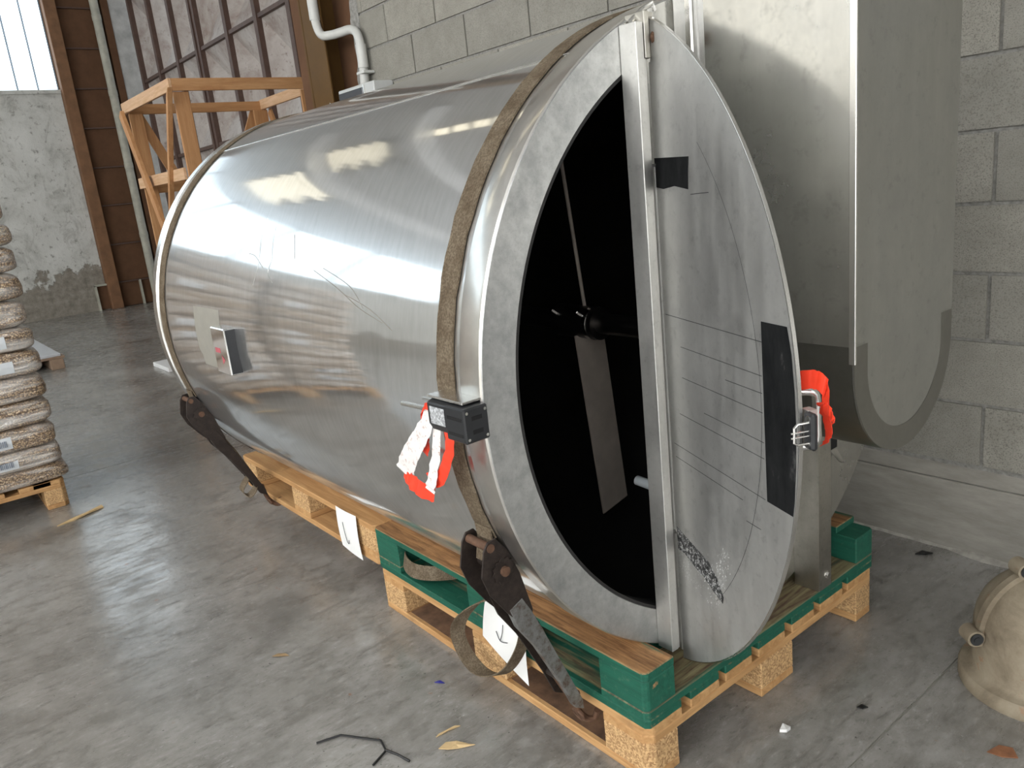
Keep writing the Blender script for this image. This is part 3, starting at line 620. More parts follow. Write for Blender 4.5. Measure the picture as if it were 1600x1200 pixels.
door_poly([(-.006, 1.374), (.144, 1.370), (.139, 1.340), (.137, 1.310), (.08, 1.317), (.03, 1.312), (-.006, 1.316)], .0002, .0006).build('residue_patch', 'rubbed', door)
door_poly([(.377, 1.091), (.452, 1.093), (.463, 1.05), (.470, .99), (.473, .93), (.471, .86), (.466, .80), (.461, .770), (.383, .768)], .0002, .0006).build('residue_patch', 'rubbed', door)
scf = [(.004, .560), (.03, .556), (.09, .548), (.15, .540), (.185, .518), (.21, .487), (.205, .470), (.17, .478), (.13, .492), (.08, .498), (.04, .508), (.006, .505)]
door_poly(scf, .0002, .0006).build('residue_patch', 'scuffed', door)
spm = MB(); rr_ = random.Random(3)
for i in range(420):
    u = rr_.uniform(.004, .20); z = .56 - .42 * u * rr_.random() - rr_.uniform(0, .11) * (1 - u * 2.2); u2 = u
    if i > 300: u2 = .19 + rr_.gauss(0, .012); z = .50 + rr_.uniform(0, .10); u2 += (z - .5) * .35
    d_ = rr_.uniform(.0008, .0028); h_ = rr_.uniform(.001, .006)
    spm.add([dp_(u2, z, .0008), dp_(u2 + d_, z + h_ * .3, .0008), dp_(u2 + d_ * .6, z + h_, .0008)], [(0, 1, 2)])
spm.build('paint_specks', 'speck', door)
sl = MB()
for (z, u0, u1) in ((1.052, .006, .377), (.992, .07, .375), (.961, .25, .375), (.926, .07, .375), (.872, .16, .377), (.842, .05, .377), (.765, .015, .377), (.735, .02, .30), (.70, .31, .36), (1.30, .145, .215)):
    sl.add([dp_(u0, z, .0004), dp_(u1, z + .003, .0004), dp_(u1, z + .0044, .0004), dp_(u0, z + .0014, .0004)], [(0, 1, 2, 3)])
pa = None
for i in range(60):
    a = R(-45 + 90 * i / 59); q = (UC + .658 * math.cos(a), ZCD + .658 * math.sin(a))
    if pa and q[0] > .06: sl.add([dp_(pa[0], pa[1], .0004), dp_(q[0], q[1], .0004), dp_(q[0] + .0012, q[1], .0004), dp_(pa[0] + .0012, pa[1], .0004)], [(0, 1, 2, 3)])
    pa = q
sl.build('scribe_lines', 'scribe', door)
# hinge leaves along the straight edge of the door
def leaf(z0, z1, u0, u1, o0, o1, mt): return MB().obox((dp_((u0 + u1) / 2, (z0 + z1) / 2, (o0 + o1) / 2)), DD * (u1 - u0) / 2, DN * (o1 - o0) / 2, Vector((0, 0, (z1 - z0) / 2))).build('hinge_leaf', mt, door, bevel=.0015)
leaf(.545, 1.362, -.020, -.003, -.012, .004, 'post_steel'); leaf(1.366, 1.56, -.018, -.002, -.016, -.004, 'post_steel'); leaf(.235, .54, -.020, -.003, -.012, .002, 'post_steel')
for z in (.548, 1.360): MB().obox(dp_(-.012, z, .002), DD * .012, DN * .014, Vector((0, 0, .003))).build('leaf_cap', 'bright_steel', door)
# handle behind the rim, actuator plate and fork
hpth = smooth_path([dp_(.415, .878, -.006), dp_(.430, .878, -.04), dp_(.436, .880, -.055), dp_(.438, .892, -.062), dp_(.438, .92, -.062), dp_(.438, .955, -.062), dp_(.438, .970, -.058), dp_(.434, .975, -.045), dp_(.415, .975, -.006)], 5)
MB().tube(hpth, .0075, 12).build('handle', 'bright_steel', door, smooth=True)
acp = MB().obox(dp_(.494, .929, -.012), DD * .013, DN * .006, Vector((0, 0, .031))).build('actuator_plate', 'black_plastic', door, bevel=.004)
MB().obox(dp_(.478, .931, -.020), DD * .010, DN * .008, Vector((0, 0, .030))).build('actuator_bracket', 'post_steel', door, bevel=.001)
for z in (.908, .950): MB().cyl(dp_(.496, z, -.006), dp_(.496, z, -.0045), .0056, n=12).build('screw', 'bright_steel', door)
for z in (.9235, .9315): MB().tube([dp_(.498, z, -.006), dp_(.497, z, .026)], .0016, 6).build('actuator_fork', 'bright_steel', door, smooth=True)
MB().tube([dp_(.498, .911, -.006), dp_(.497, .911, .014), dp_(.497, .915, .020), dp_(.497, .940, .020), dp_(.497, .945, .014), dp_(.498, .945, -.006)], .0022, 8).build('actuator_fork', 'bright_steel', door, smooth=True)

# drive guard on the front plate
GZ, GT, GR, GY = .95, 2.30, .2025, .4725
def upoly(r, z_hi, z_c=GZ, n=32): return [(GY + r, z_hi)] + [(GY - r, z_hi)] + [(GY - r * math.cos(R(180 * i / n)), z_c - r * math.sin(R(180 * i / n))) for i in range(n + 1)]
gd = MB().box(.021, .326, GY - GR, GY + GR, .998, GT).build('drive_guard', 'guard_steel', tank)
MB().prism(upoly(GR, .9978), 0, .021, .3255).build('curved_bottom', 'guard_band', gd, smooth=True)
MB().prism(upoly(GR, GT - .002), 0, .3262, .3292).build('end_plate', 'guard_end', gd)
bo = upoly(GR, .998); bi = upoly(GR - .049, .998)
n_ = len(bo); bm_ = MB()
out_ = bo[2:] ; inn = bi[2:]
oo = [bo[1]] + out_ + [bo[0]]; ii = [bi[1]] + inn + [bi[0]]
vv = [(.3294, y, z) for y, z in oo] + [(.3294, y, z) for y, z in ii] + [(.3299, y, z) for y, z in oo] + [(.3299, y, z) for y, z in ii]; q_ = len(oo)
fs = []
for i in range(q_ - 1): fs += [(2 * q_ + i, 2 * q_ + i + 1, 3 * q_ + i + 1, 3 * q_ + i), (i, q_ + i, q_ + i + 1, i + 1), (i, i + 1, 2 * q_ + i + 1, 2 * q_ + i), (q_ + i, 3 * q_ + i, 3 * q_ + i + 1, q_ + i + 1)]
MB().add(vv, fs).build('end_band', 'guard_band', gd)
MB().box(.3195, .3325, GY - GR - .0025, GY - GR + .0035, .965, GT).build('edge_highlight', 'bright_steel', gd, bevel=.001)  # bright strip standing in for the highlight on the guard's chamfered edge
mc = MB().box(-.0712, .004, GY - GR + .012, GY + GR - .012, .76, GT).build('mounting_channel', 'post_steel', tank, bevel=.010)
MB().box(-.030, -.012, GY - GR + .004, GY - GR + .0118, .76, GT).build('channel_rib', 'bright_steel', mc, bevel=.003)
MB().box(.0042, .0208, GY - GR + .006, GY + GR - .006, .76, GT).build('weld_strip', 'post_steel', mc)
# front leg standing on the green pallet deck
lg = MB().box(-.0712, .004, .698, .702, .189, .66).box(-.0, .004, .702, .758, .189, .66).box(-.0712, -.0, .754, .758, .189, .66).build('leg', 'leg_steel', tank)
MB().cyl((.004, .737, .226), (.011, .737, .226), .0085, n=6).build('bolt', 'bright_steel', lg)
MB().cyl((.004, .737, .226), (.0055, .737, .226), .0125, n=16).build('washer', 'bright_steel', lg)
# rear cradle leg hidden by the shell
for y in (.2, .748): MB().box(-2.08, -1.99, y - .03, y + .03, .1895, .26 if y < .4 else .26).build('leg', 'leg_steel', tank)
# mixer inside
MB().cyl((-2.15, YC, ZC - .008), (-.0716, YC, ZC - .008), .029, n=24).build('shaft', 'shaft_steel', tank, smooth=True)
cl = MB().cyl((-.70, YC, ZC - .008), (-.53, YC, ZC - .008), .047, n=28).build('clamp_collar', 'shaft_steel', tank, smooth=True)
MB().cyl((-.565, YC, ZC - .008), (-.550, YC, ZC - .008), .0485, n=28).build('collar_ring', 'bright_steel', cl, smooth=True)
for x in (-.69, -.585): MB().cyl((x, YC - .030, ZC + .02), (x, YC - .046, ZC + .032), .007, n=8).build('collar_bolt', 'bright_steel', cl)
MB().add([(-.60, .435, .905), (-.60, .549, .905), (-.598, .598, .352), (-.598, .490, .328), (-.606, .435, .905), (-.606, .549, .905), (-.604, .598, .352), (-.604, .490, .328)],
         [(0, 1, 2, 3), (7, 6, 5, 4), (0, 4, 5, 1), (1, 5, 6, 2), (2, 6, 7, 3), (3, 7, 4, 0)]).build('paddle', 'paddle_steel', tank)
MB().beam((-.597, .490, .328), (-.597, .598, .352), Vector((.002, 0, 0)), Vector((0, 0, .003))).build('paddle_lip', 'bright_steel', tank)
MB().tube([(-.6, .482, .97), (-.6, .437, 1.395), (-.6, .417, 1.60)], .0055, 8).build('rod', 'paddle_steel', tank, smooth=True)
MB().cyl((-.31, .345, .558), (-.075, .345, .545), .013, n=16).build('nylon_rod', 'nylon', tank, smooth=True)

# rating plate box, sticker, safety switch on the flank
pb = MB().box(-1.465, -1.345, -.316, -.278, .868, 1.014).build('rating_plate', 'chrome', tank, bevel=.003)
MB().box(-1.3448, -1.3438, -.312, -.280, .872, 1.010).build('plate_side', 'black_plastic', pb)
MB().box(-1.448, -1.405, -.3166, -.3161, .935, .95).build('lettering', 'red_print', pb)
MB().add([(-1.40, -.3165, .93), (-1.375, -.3165, .915), (-1.40, -.3165, .90)], [(0, 1, 2)]).build('lettering', 'red_print', pb)
stv = []
for i in range(13):
    an = 171.6 + 15.2 * i / 12
    for x in (-1.725, -1.475): stv.append(cy(x + (.02 if x < -1.6 and i > 9 else 0), an, .7576))
MB().add(stv, [(2 * i, 2 * i + 1, 2 * i + 3, 2 * i + 2) for i in range(12)]).build('sticker', 'sticker', tank, smooth=True)
sb = MB().prism([(-.338, .972), (-.322, .978), (-.287, .978), (-.287, .915), (-.330, .915), (-.338, .93)], 0, -.192, -.128).build('safety_switch', 'black_plastic', tank, bevel=.002)
MB().box(-.128, -.066, -.342, -.287, .910, .976).build('switch_head', 'black_plastic', sb, bevel=.003)
for zc_ in (.926, .952):
    MB().box(-.0662, -.0655, -.325, -.302, zc_, zc_ + .008).build('key_slot', 'black_hole', sb)
for y in (-.318, -.308): MB().box(-.12, -.074, y * 0 - .3427, -.3419, .922 + (y + .318) * 3, .928 + (y + .318) * 3).build('key_slot', 'black_hole', sb)
for (y, z) in ((-.335, .968), (-.294, .968), (-.335, .918), (-.294, .918)): MB().cyl((-.066, y, z), (-.065, y, z), .003, n=8).build('screw', 'bright_steel', sb)
MB().box(-.182, -.134, -.3392, -.3384, .932, .966).build('switch_label', 'label_print', sb)
MB().box(-.20, -.085, -.330, -.262, .9785, .984).build('switch_bracket', 'bright_steel', sb, bevel=.001)
MB().box(-.20, -.085, -.2865, -.268, .905, .978).build('switch_bracket', 'post_steel', sb, bevel=.001)
MB().cyl((-.335, -.309, .939), (-.19, -.309, .945), .0052, n=10).build('switch_pin', 'bright_steel', sb, smooth=True)
MB().cyl((-.150, -.31, .978), (-.150, -.31, .9795), .005, n=10).build('screw', 'bright_steel', sb)

# ================================================================== STRAPS
def strap(xc, hw, T_ang, B, label, rr=.7592, lever_mat='zinc_worn'):
    rt = root('ratchet_strap', (xc, B[1], B[2]), label, 'strap', 'ratchet straps over the tank')
    T = cy(xc, T_ang, rr); pts = [cy(xc + .004 * math.sin(a_ * .05), a_, rr + .0012) for a_ in range(T_ang, -24, -3)] + [Vector((xc, 1.0, .45)), Vector((xc, 1.012, .17))]
    wv = []
    for i in range(len(pts)): wv.append(Vector((hw * (1 + .05 * math.sin(i * 2.3) + .04 * random.uniform(-1, 1)), 0, 0)))
    web = MB().ribbon(pts, wv, .0035).build('webbing', 'webbing', rt, smooth=True, angle=60)
    if True:
        MB().tube(smooth_path([(xc, 1.012, .18), (xc, 1.02, .15), (xc, 1.012, .135), (xc, .995, .137)], 4), .006, 8).build('hook', 'rust_brown', rt, smooth=True)
    B = Vector(B); e1 = (B - T).normalized(); ex = Vector((1, 0, 0)); ex = (ex - e1 * ex.dot(e1)).normalized(); e3 = e1.cross(ex)
    if e3.y > 0: e3 = -e3
    Ln = (B - T).length
    def L_(s, w_, o): return T + e1 * s + ex * w_ + e3 * o
    def plate(prof, w0, w1, mt, nm, par):
        n = len(prof); return MB().add([L_(s, w0, o) for s, o in prof] + [L_(s, w1, o) for s, o in prof],
            [tuple(range(n)), tuple(reversed(range(n, 2 * n)))] + [(i, (i + 1) % n, n + (i + 1) % n, n + i) for i in range(n)]).build(nm, mt, par, bevel=.001)
    hwid = hw + .008
    body = MB().tube([L_(.062, -hwid - .008, .028), L_(.062, hwid + .008, .028)], .011, 12).build('ratchet', 'rust_dark', rt, smooth=True)
    prof = [(-.012, .010), (-.018, .030), (-.006, .048), (.04, .078), (.09, .080), (.16, .064), (.215, .046), (.23, .026), (.20, .008), (.10, -.004), (.03, -.002)]
    for s_ in (-1, 1): plate(prof, s_ * hwid, s_ * (hwid + .004), 'rust_dark', 'side_plate', body)
    MB().cyl(L_(-.002, -hwid - .006, .030), L_(-.002, hwid + .006, .030), .0095, n=12).build('roller', 'rust_brown', body, smooth=True)
    for s_ in (-1, 1):           # toothed ratchet wheels
        wv_ = []; n = 24
        for sd in (hwid + .005, hwid + .009):
            for i in range(n):
                a = 2 * math.pi * i / n; r_ = .030 if i % 2 else .025; wv_.append(L_(.062 + r_ * math.cos(a), s_ * sd, .028 + r_ * math.sin(a)))
        MB().add(wv_, [tuple(range(n)), tuple(reversed(range(n, 2 * n)))] + [(i, (i + 1) % n, n + (i + 1) % n, n + i) for i in range(n)]).build('ratchet_wheel', 'rust_dark', body)
        MB().cyl(L_(.062, s_ * (hwid + .009), .028), L_(.062, s_ * (hwid + .016), .028), .011, n=10).build('axle_end', 'rust_brown', body, smooth=True)
    roll = [L_(.062 + .022 * math.cos(R(a)), 0, .028 + .022 * math.sin(R(a))) for a in range(150, 361, 15)]
    MB().ribbon([L_(-.03, 0, .004), L_(.0, 0, .012)] + roll[::1], ex * hw * .92, .004).build('spool_webbing', 'webbing', rt, smooth=True, angle=60)
    lev = [(.155, .058), (.21, .060), (.29, .044), (Ln - .14, .032), (Ln - .06, .030), (Ln - .035, .012), (Ln - .06, .004), (Ln - .14, .006), (.30, .010), (.20, .014), (.155, .020)]
    plate(lev, hwid - .012, hwid + .006, lever_mat, 'lever', body)
    plate([(s, o - .004) for s, o in lev], -hwid - .004, -hwid + .002, 'rust_dark', 'lever', body)
    for s in (.165, .245, Ln - .13): MB().cyl(L_(s, -hwid, .024 if s < .2 else .016), L_(s, hwid, .024 if s < .2 else .016), .008, n=10).build('cross_bar', lever_mat if s < .2 else 'rust_dark', body, smooth=True)
    MB().ribbon([L_(.17, 0, .012), L_(.28, 0, .004), L_(Ln - .11, 0, .004)], ex * hw * .8, .004).build('tail_webbing', 'webbing', rt)
    MB().tube(smooth_path([L_(Ln - .13, -hwid, .008), L_(Ln - .07, -.012, .010), L_(Ln - .04, 0, .010)], 4), .008, 8).build('hook', 'rust_brown', rt, smooth=True)
    MB().tube(smooth_path([L_(Ln - .08, hwid - .004, .006), L_(Ln - .04, .01, .010), L_(Ln, .004, .012), L_(Ln + .035, .01, .004), L_(Ln + .045, .018, -.012), L_(Ln + .02, .03, -.022)], 5), .0085, 8).build('hook', 'rust_brown', rt, smooth=True)
    MB().tube([L_(Ln + .01 + .016 * math.cos(R(a)), .004 + .016 * math.sin(R(a)), .014) for a in range(0, 361, 30)], .005, 6).build('hook_eye', 'rust_brown', rt, smooth=True)
    return rt
s1 = strap(-.20, .0275, 203, (-.205, -.016, .115), 'dirty olive webbing strap with rusty ratchet near the open door of the tank')
s2 = strap(-2.085, .030, 201, (-2.085, -.016, .175), 'dirty olive webbing strap with black ratchet at the far end of the tank', lever_mat='rust_dark')
lp = smooth_path([(-.50, .004, .295), (-.545, -.045, .28), (-.60, -.07, .225), (-.628, -.075, .166), (-.618, -.065, .10), (-.563, -.06, .068), (-.487, -.06, .09), (-.415, -.06, .15), (-.36, -.05, .24), (-.33, -.05, .32)], 6)
MB().ribbon(lp, [Vector((.006, .020, .004 * math.sin(i * .3))) for i in range(len(lp))], .003).build('webbing_tail', 'webbing', s1, smooth=True, angle=60)
lp = smooth_path([(-1.03, .14, .213), (-1.09, .085, .213), (-1.075, .035, .213), (-1.0, -.0, .213), (-.93, .004, .213), (-.86, .06, .213), (-.80, .16, .213)], 6)
MB().ribbon(lp, Vector((0, .006, .0225)), .003).build('webbing_tail', 'webbing', s1, smooth=True, angle=60)
lp = smooth_path([(-2.09, -.075, .30), (-2.10, -.11, .26), (-2.095, -.125, .235), (-2.07, -.11, .215), (-2.055, -.085, .24), (-2.07, -.07, .27)], 5)
MB().ribbon(lp, Vector((.02, .0, -.004)), .003).build('webbing_tail', 'webbing', s2, smooth=True, angle=60)

# ================================================================== BARRIER TAPE
def crumple(pts, k, amp, seed):
    P = smooth_path(pts, k); return [p + Vector((amp * noise.noise((i * .5, seed, 0)), amp * noise.noise((i * .5, seed, 5)), amp * noise.noise((i * .5, seed, 9)))) for i, p in enumerate(P)]
tl = root('barrier_tape', (-.25, -.31, .78), 'loop of red and white barrier tape hanging from the black switch on the tank flank', 'tape')
def strip(nm, mt, par, pts, w0, w1, seed, k=6):
    P = crumple(pts, k, .0035, seed); n = len(P)
    MB().ribbon(P, [Vector(w0).lerp(Vector(w1), i / (n - 1)) for i in range(n)], .0008).build(nm, mt, par, smooth=True, angle=50)
strip('white_strip', 'tape_white', tl, [(-.205, -.322, .946), (-.235, -.325, .905), (-.28, -.325, .862), (-.325, -.322, .815), (-.350, -.318, .782)], (.015, -.004, -.013), (.024, .004, -.014), 1)
strip('red_strip', 'tape_red', tl, [(-.352, -.316, .790), (-.325, -.322, .775), (-.285, -.324, .765), (-.238, -.320, .765)], (.003, .004, .016), (.004, .002, .018), 2)
strip('red_strip', 'tape_red', tl, [(-.255, -.316, .790), (-.215, -.320, .80), (-.175, -.322, .845), (-.155, -.320, .895), (-.168, -.318, .925)], (.012, 0, -.012), (.012, .002, .002), 3)
strip('white_strip', 'tape_white', tl, [(-.245, -.326, .772), (-.225, -.328, .805), (-.205, -.324, .86), (-.195, -.321, .915)], (.012, .002, -.005), (.012, 0, -.003), 4)
strip('red_strip', 'tape_red', tl, [(-.255, -.312, .90), (-.245, -.320, .935), (-.215, -.326, .957), (-.195, -.325, .952)], (.008, 0, .004), (.003, -.002, .010), 5)
strip('red_strip', 'tape_red', tl, [(-.27, -.312, .845), (-.255, -.314, .865), (-.25, -.314, .885)], (.012, 0, -.006), (.010, 0, -.003), 6)
trt = root('barrier_tape', tuple(dp_(.47, .91, -.04)), 'crumpled red barrier tape tied to the handle of the open door', 'tape')
def dpl(l, o): return [dp_(u + .008, z, o_ + .022 + o) for u, z, o_ in l]
strip('red_strip', 'tape_red', trt, dpl([(.425, .994, -.042), (.442, 1.000, -.055), (.459, 1.002, -.066), (.472, .990, -.072)], 0), (0, 0, .017), (.004, 0, .015), 11)
strip('red_strip', 'tape_red', trt, dpl([(.462, 1.000, -.074), (.468, .982, -.074), (.468, .960, -.074), (.478, .944, -.072)], 0), (.009, -.004, .002), (.007, -.003, 0), 12)
strip('red_strip', 'tape_red', trt, dpl([(.474, .955, -.072), (.487, .956, -.068), (.500, .948, -.064), (.508, .944, -.06)], 0), (0, 0, .011), (.002, 0, .002), 13)
strip('red_strip', 'tape_red', trt, dpl([(.455, .962, -.074), (.466, .945, -.074), (.476, .922, -.074), (.472, .903, -.074), (.460, .890, -.074)], 0), (.009, -.004, .003), (.007, -.003, .005), 14)

# ================================================================== PAPERS
def sheet(quad, label, strokes):
    rt = root('paper_sheet', quad[3], label, 'paper')
    a, b, c, d = [Vector(q) for q in quad]; n = 6; vs = []
    for j in range(n + 1):
        for i in range(n + 1):
            u, v = i / n, j / n; p = (a * (1 - u) + b * u) * (1 - v) + (d * (1 - u) + c * u) * v
            vs.append(p + Vector((0, -.004 * math.sin(math.pi * v) - .003 * math.sin(3 * u), 0)))
    fs = [(j * (n + 1) + i, j * (n + 1) + i + 1, (j + 1) * (n + 1) + i + 1, (j + 1) * (n + 1) + i) for j in range(n) for i in range(n)]
    MB().add(vs, fs).build('sheet', 'paper', rt, smooth=True)
    for st in strokes:
        pts = []
        for (u, v) in st: pts.append((a * (1 - u) + b * u) * (1 - v) + (d * (1 - u) + c * u) * v + Vector((0, -.0095 - .001, 0)))
        MB().tube(smooth_path(pts, 4), .0011, 5).build('pen_stroke', 'ink', rt)
sheet([(-1.462, -.006, .298), (-1.308, -.006, .300), (-1.292, -.012, .140), (-1.442, -.012, .152)], 'white paper sheet with a pen stroke pinned to the rear pallet', [[(.38, .28), (.40, .5), (.46, .72), (.54, .75), (.56, .66)]])
sheet([(-.565, -.006, .285), (-.40, -.006, .29), (-.385, -.03, .090), (-.585, -.022, .150)], 'white paper sheet with a drawn arrow behind the near ratchet', [[(.52, .36), (.50, .52), (.46, .66)], [(.36, .56), (.46, .67), (.62, .60)]])

# ================================================================== WOODEN CRATE FRAME
cr_ = root('wooden_crate', (-5.65, 1.4, 0), 'tall open crate frame of new pine boards behind the tank', 'crate')
NX, FX, LY, RY, TZ = -5.0, -6.3, .85, 1.93, 2.29
MB().box(NX - .022, NX, LY, RY, TZ - .085, TZ).build('top_rail', 'crate_y', cr_, bevel=.003)
MB().box(FX, FX + .022, LY + .02, 2.06, TZ - .09, TZ - .01).build('top_rail', 'crate_y', cr_, bevel=.003)
MB().box(FX - .01, NX, LY - .024, LY - .001, TZ - .085, TZ).build('side_rail', 'pine_pale', cr_, bevel=.003)
MB().box(FX, NX - .023, RY + .08, RY + .105, TZ - .085, TZ).build('side_rail', 'pine_pale', cr_, bevel=.003)
for (x, y0, y1) in ((NX - .046, LY + .005, LY + .115), (FX + .023, LY + .01, LY + .12), (FX + .023, 1.93, 2.06), (NX - .046, RY - .1, RY)):
    MB().box(x, x + .022, y0, y1, 0.0, TZ - .087).build('post', 'crate_z', cr_, bevel=.003)
MB().box(FX + .03, NX - .048, LY - .024, LY - .001, 1.60, 1.685).build('side_rail', 'pine_pale', cr_, bevel=.003)
MB().box(FX - .0, FX + .022, LY + .02, 2.06, 1.555, 1.635).build('mid_rail', 'crate_y', cr_, bevel=.003)
MB().beam((NX + .03, LY - .036, 2.20), (-5.62, LY - .036, 1.17), Vector((.034, 0, .022)), Vector((0, .018, 0))).build('brace', 'crate_z', cr_, bevel=.002)
MB().beam((FX + .10, LY - .062, 2.20), (-5.45, LY - .062, .90), Vector((.034, 0, .02)), Vector((0, .015, 0))).build('brace', 'crate_z', cr_, bevel=.002)
MB().beam((FX - .012, LY + .09, 2.20), (FX - .012, 1.32, 1.30), Vector((0, .036, .018)), Vector((.011, 0, 0))).build('brace', 'crate_z', cr_, bevel=.002)
MB().beam((FX - .012, 1.96, 2.20), (FX - .012, 1.50, 1.25), Vector((0, .034, -.018)), Vector((.011, 0, 0))).build('brace', 'crate_z', cr_, bevel=.002)
MB().beam((NX + .012 - 1.25, 2.075, 2.19), (NX - .75, 2.075, 1.25), Vector((.03, 0, .018)), Vector((0, .011, 0))).build('brace', 'crate_z', cr_, bevel=.002)
MB().box(FX, NX - .05, LY - .024, LY - .001, .10, .19).build('side_rail', 'crate_x', cr_, bevel=.003)
MB().box(NX - .022, NX, LY, RY, .10, .19).build('bottom_rail', 'crate_y', cr_, bevel=.003)

# ================================================================== PELLET BAGS
bagp = make_pallet('wooden_pallet', 'pale pine pallet under the stack of wood pellet bags', (-3.36, -.60, 0), PINE, L=.8, W=1.2, deck=[(a * .2, a * .2 + .14) for a in range(6)] + [(1.06, 1.2)], rz=0)
bagp.location = (-3.36, -1.79, 0)
def bag_mesh(seed, Lx, Ly, Lz):
    nu, nv = 40, 18; vs = []
    def sp(c, e): return math.copysign(abs(c) ** e, c)
    for j in range(nv + 1):
        ph = -math.pi / 2 + math.pi * j / nv
        for i in range(nu):
            th = 2 * math.pi * i / nu
            x = sp(math.cos(ph), .34) * sp(math.cos(th), .26) * Lx / 2; y = sp(math.cos(ph), .34) * sp(math.sin(th), .26) * Ly / 2; z = sp(math.sin(ph), .42) * Lz / 2
            n3 = noise.noise_vector((x * 7 + seed * 9, y * 5, z * 9)) + .5 * noise.noise_vector((x * 19 + seed * 9, y * 15, z * 30)); q = .008
            vs.append((x + n3.x * q, y + n3.y * q, (z + n3.z * q * .8) + Lz / 2))
    fs = [(j * nu + i, j * nu + (i + 1) % nu, (j + 1) * nu + (i + 1) % nu, (j + 1) * nu + i) for j in range(nv) for i in range(nu)]
    me = bpy.data.meshes.new('pellet_bag'); me.from_pydata(vs, [], fs); me.validate()
    for p in me.polygons: p.use_smooth = True
    me.materials.append(M['bag']); return me
bag_me = [bag_mesh(s_, .41, .60, .138) for s_ in range(4)]
lab_tmp = []
def rect_mesh(nm, y0, y1, z0, z1, mt):
    n = 6; vs = []
    for i in range(n + 1):
        y = y0 + (y1 - y0) * i / n
        for z in (z0, (z0 + z1) / 2, z1):
            vs.append((.2075 - 1.2 * (z - .068) ** 2 * 2, y, z))
    me = bpy.data.meshes.new(nm); me.from_pydata(vs, [], [(3 * i + k, 3 * i + 3 + k, 3 * i + 4 + k, 3 * i + 1 + k) for i in range(n) for k in (0, 1)]); me.materials.append(M[mt]); return me
lab_a = rect_mesh('bag_label', -.14, .10, .034, .104, 'bag_label'); lab_b = rect_mesh('bag_label', .02, .17, .03, .10, 'bag_label'); bars = None
tx = text_mesh('15 kg', .046); tx.materials.append(M['bag_ink'])
for v in tx.vertices: v.co = Vector((.212, v.co.x - .17, v.co.y + .054))
bm_ = MB()
for i in range(11): bm_.box(.2105, .212, .0 + i * .0075, .0 + i * .0075 + (.003 if i % 3 else .0048), .05, .088)
tmp = bm_.build('bar_code', 'bag_ink'); bar_me = tmp.data; bpy.data.objects.remove(tmp)
bz = [.146, .228, .330, .440, .563, .690, .810, .922, 1.050, 1.183, 1.305, 1.415, 1.535]
ordn = ['lowest', 'second', 'third', 'fourth', 'fifth', 'sixth', 'seventh', 'eighth', 'ninth', 'tenth', 'eleventh', 'top']
yj = [.0, -.008, -.012, -.006, -.004, .006, .000, -.006, .004, .010, .012, .004]
for i in range(12):
    h = bz[i + 1] - bz[i]; zsc = (h + .004) / .138
    lbl = ('clear bag of wood pellets, %s in the corner column of the stack' % ordn[i]) if i in (0, 11) else ('clear bag of wood pellets, %s from the pallet in the corner column of the stack' % ordn[i])
    for (cx_, cy_, kind) in ((-3.56, -.852, 0), (-3.56, -1.465, 1), (-3.975, -.852, 2)):
        o = link('pellet_bag', bag_me[(i * 3 + kind) % 4])
        if i % 2: o.scale = (1, 1, zsc)
        else: o.scale = (1, -1, zsc)
        o.location = (cx_ + random.uniform(-.006, .006), cy_ + yj[i] + (random.uniform(-.006, .006) if kind else 0), bz[i] - .004)
        if kind == 0: tag(o, lbl, 'bag', 'wood pellet bags in the corner column')
        else: tag(o, 'clear bag of wood pellets in the hidden part of the stack behind the corner column' if kind == 2 else 'clear bag of wood pellets in the stack beyond the left edge of the photo', 'bag', 'wood pellet bags away from the corner')
        if kind < 2 and i in (1, 2, 5, 6, 9):
            o.scale.y = 1; link('bag_label', lab_a if i in (1, 2) else lab_b, o)
            if i in (1, 2): link('lettering', tx, o); link('bar_code', bar_me, o)

# ================================================================== FAR FLOOR CLUTTER
bp = root('wooden_pallet', (-8.2, .0, 0), 'low old timber pallet under the grey sheet beyond the pellet bags', 'pallet')
for y in (-.92, -.40, .06): MB().box(-10.2, -7.83, y, y + .12, .0, .10).build('bearer', 'old_timber', bp, bevel=.004)
for i in range(6): MB().box(-10.2 + i * .44, -10.2 + i * .44 + .14, -.95, .20, .10, .125).build('deck_board', 'old_timber', bp, bevel=.003)
gs = MB().box(-9.95, -7.86, -.92, .17, .1255, .15).build('grey_sheet', 'grey_sheet', bevel=.004); tag(gs, 'flat grey sheet lying on the low pallet beyond the pellet bags', 'sheet')
wb_ = MB().box(-6.85, -6.36, .76, 1.35, .0, .04).build('white_board', 'white_board', bevel=.004); tag(wb_, 'flat white board on the floor behind the rear of the tank', 'board')

# ================================================================== CAST HOUSING
DC = Vector((.462, .932, 0)); du_ = Vector((-.63, -.77, 0)).normalized(); dn_ = Vector((.77, -.63, 0)).normalized()
ch = root('cast_housing', tuple(DC), 'beige painted cast iron dome with base ring and lugs on the floor by the wall', 'housing')
prof = [(.0, .0), (.176, .0), (.178, .006), (.178, .034), (.174, .040), (.158, .044), (.151, .052), (.150, .10), (.149, .15)]
for i in range(1, 13): a = R(7.5 * i); prof.append((.149 * math.cos(a), .15 + .165 * math.sin(a)))
prof[-1] = (.0, prof[-1][1])
MB().lathe(prof, (DC.x, DC.y, 0), 2, 64, closed=False).build('dome', 'cast', ch, smooth=True, angle=40)
ar = MB(); n = 32; vs = []
for i in range(n + 1):
    a = R(-8 + 196 * i / n)
    for (r, o) in ((.148, -.009), (.162, -.009), (.162, .009), (.148, .009)):
        h = .15 + r * 1.10 * math.sin(a) if a > 0 else .15 + r * math.sin(a); vs.append(DC + du_ * (r * math.cos(a)) + dn_ * o + Vector((0, 0, h)))
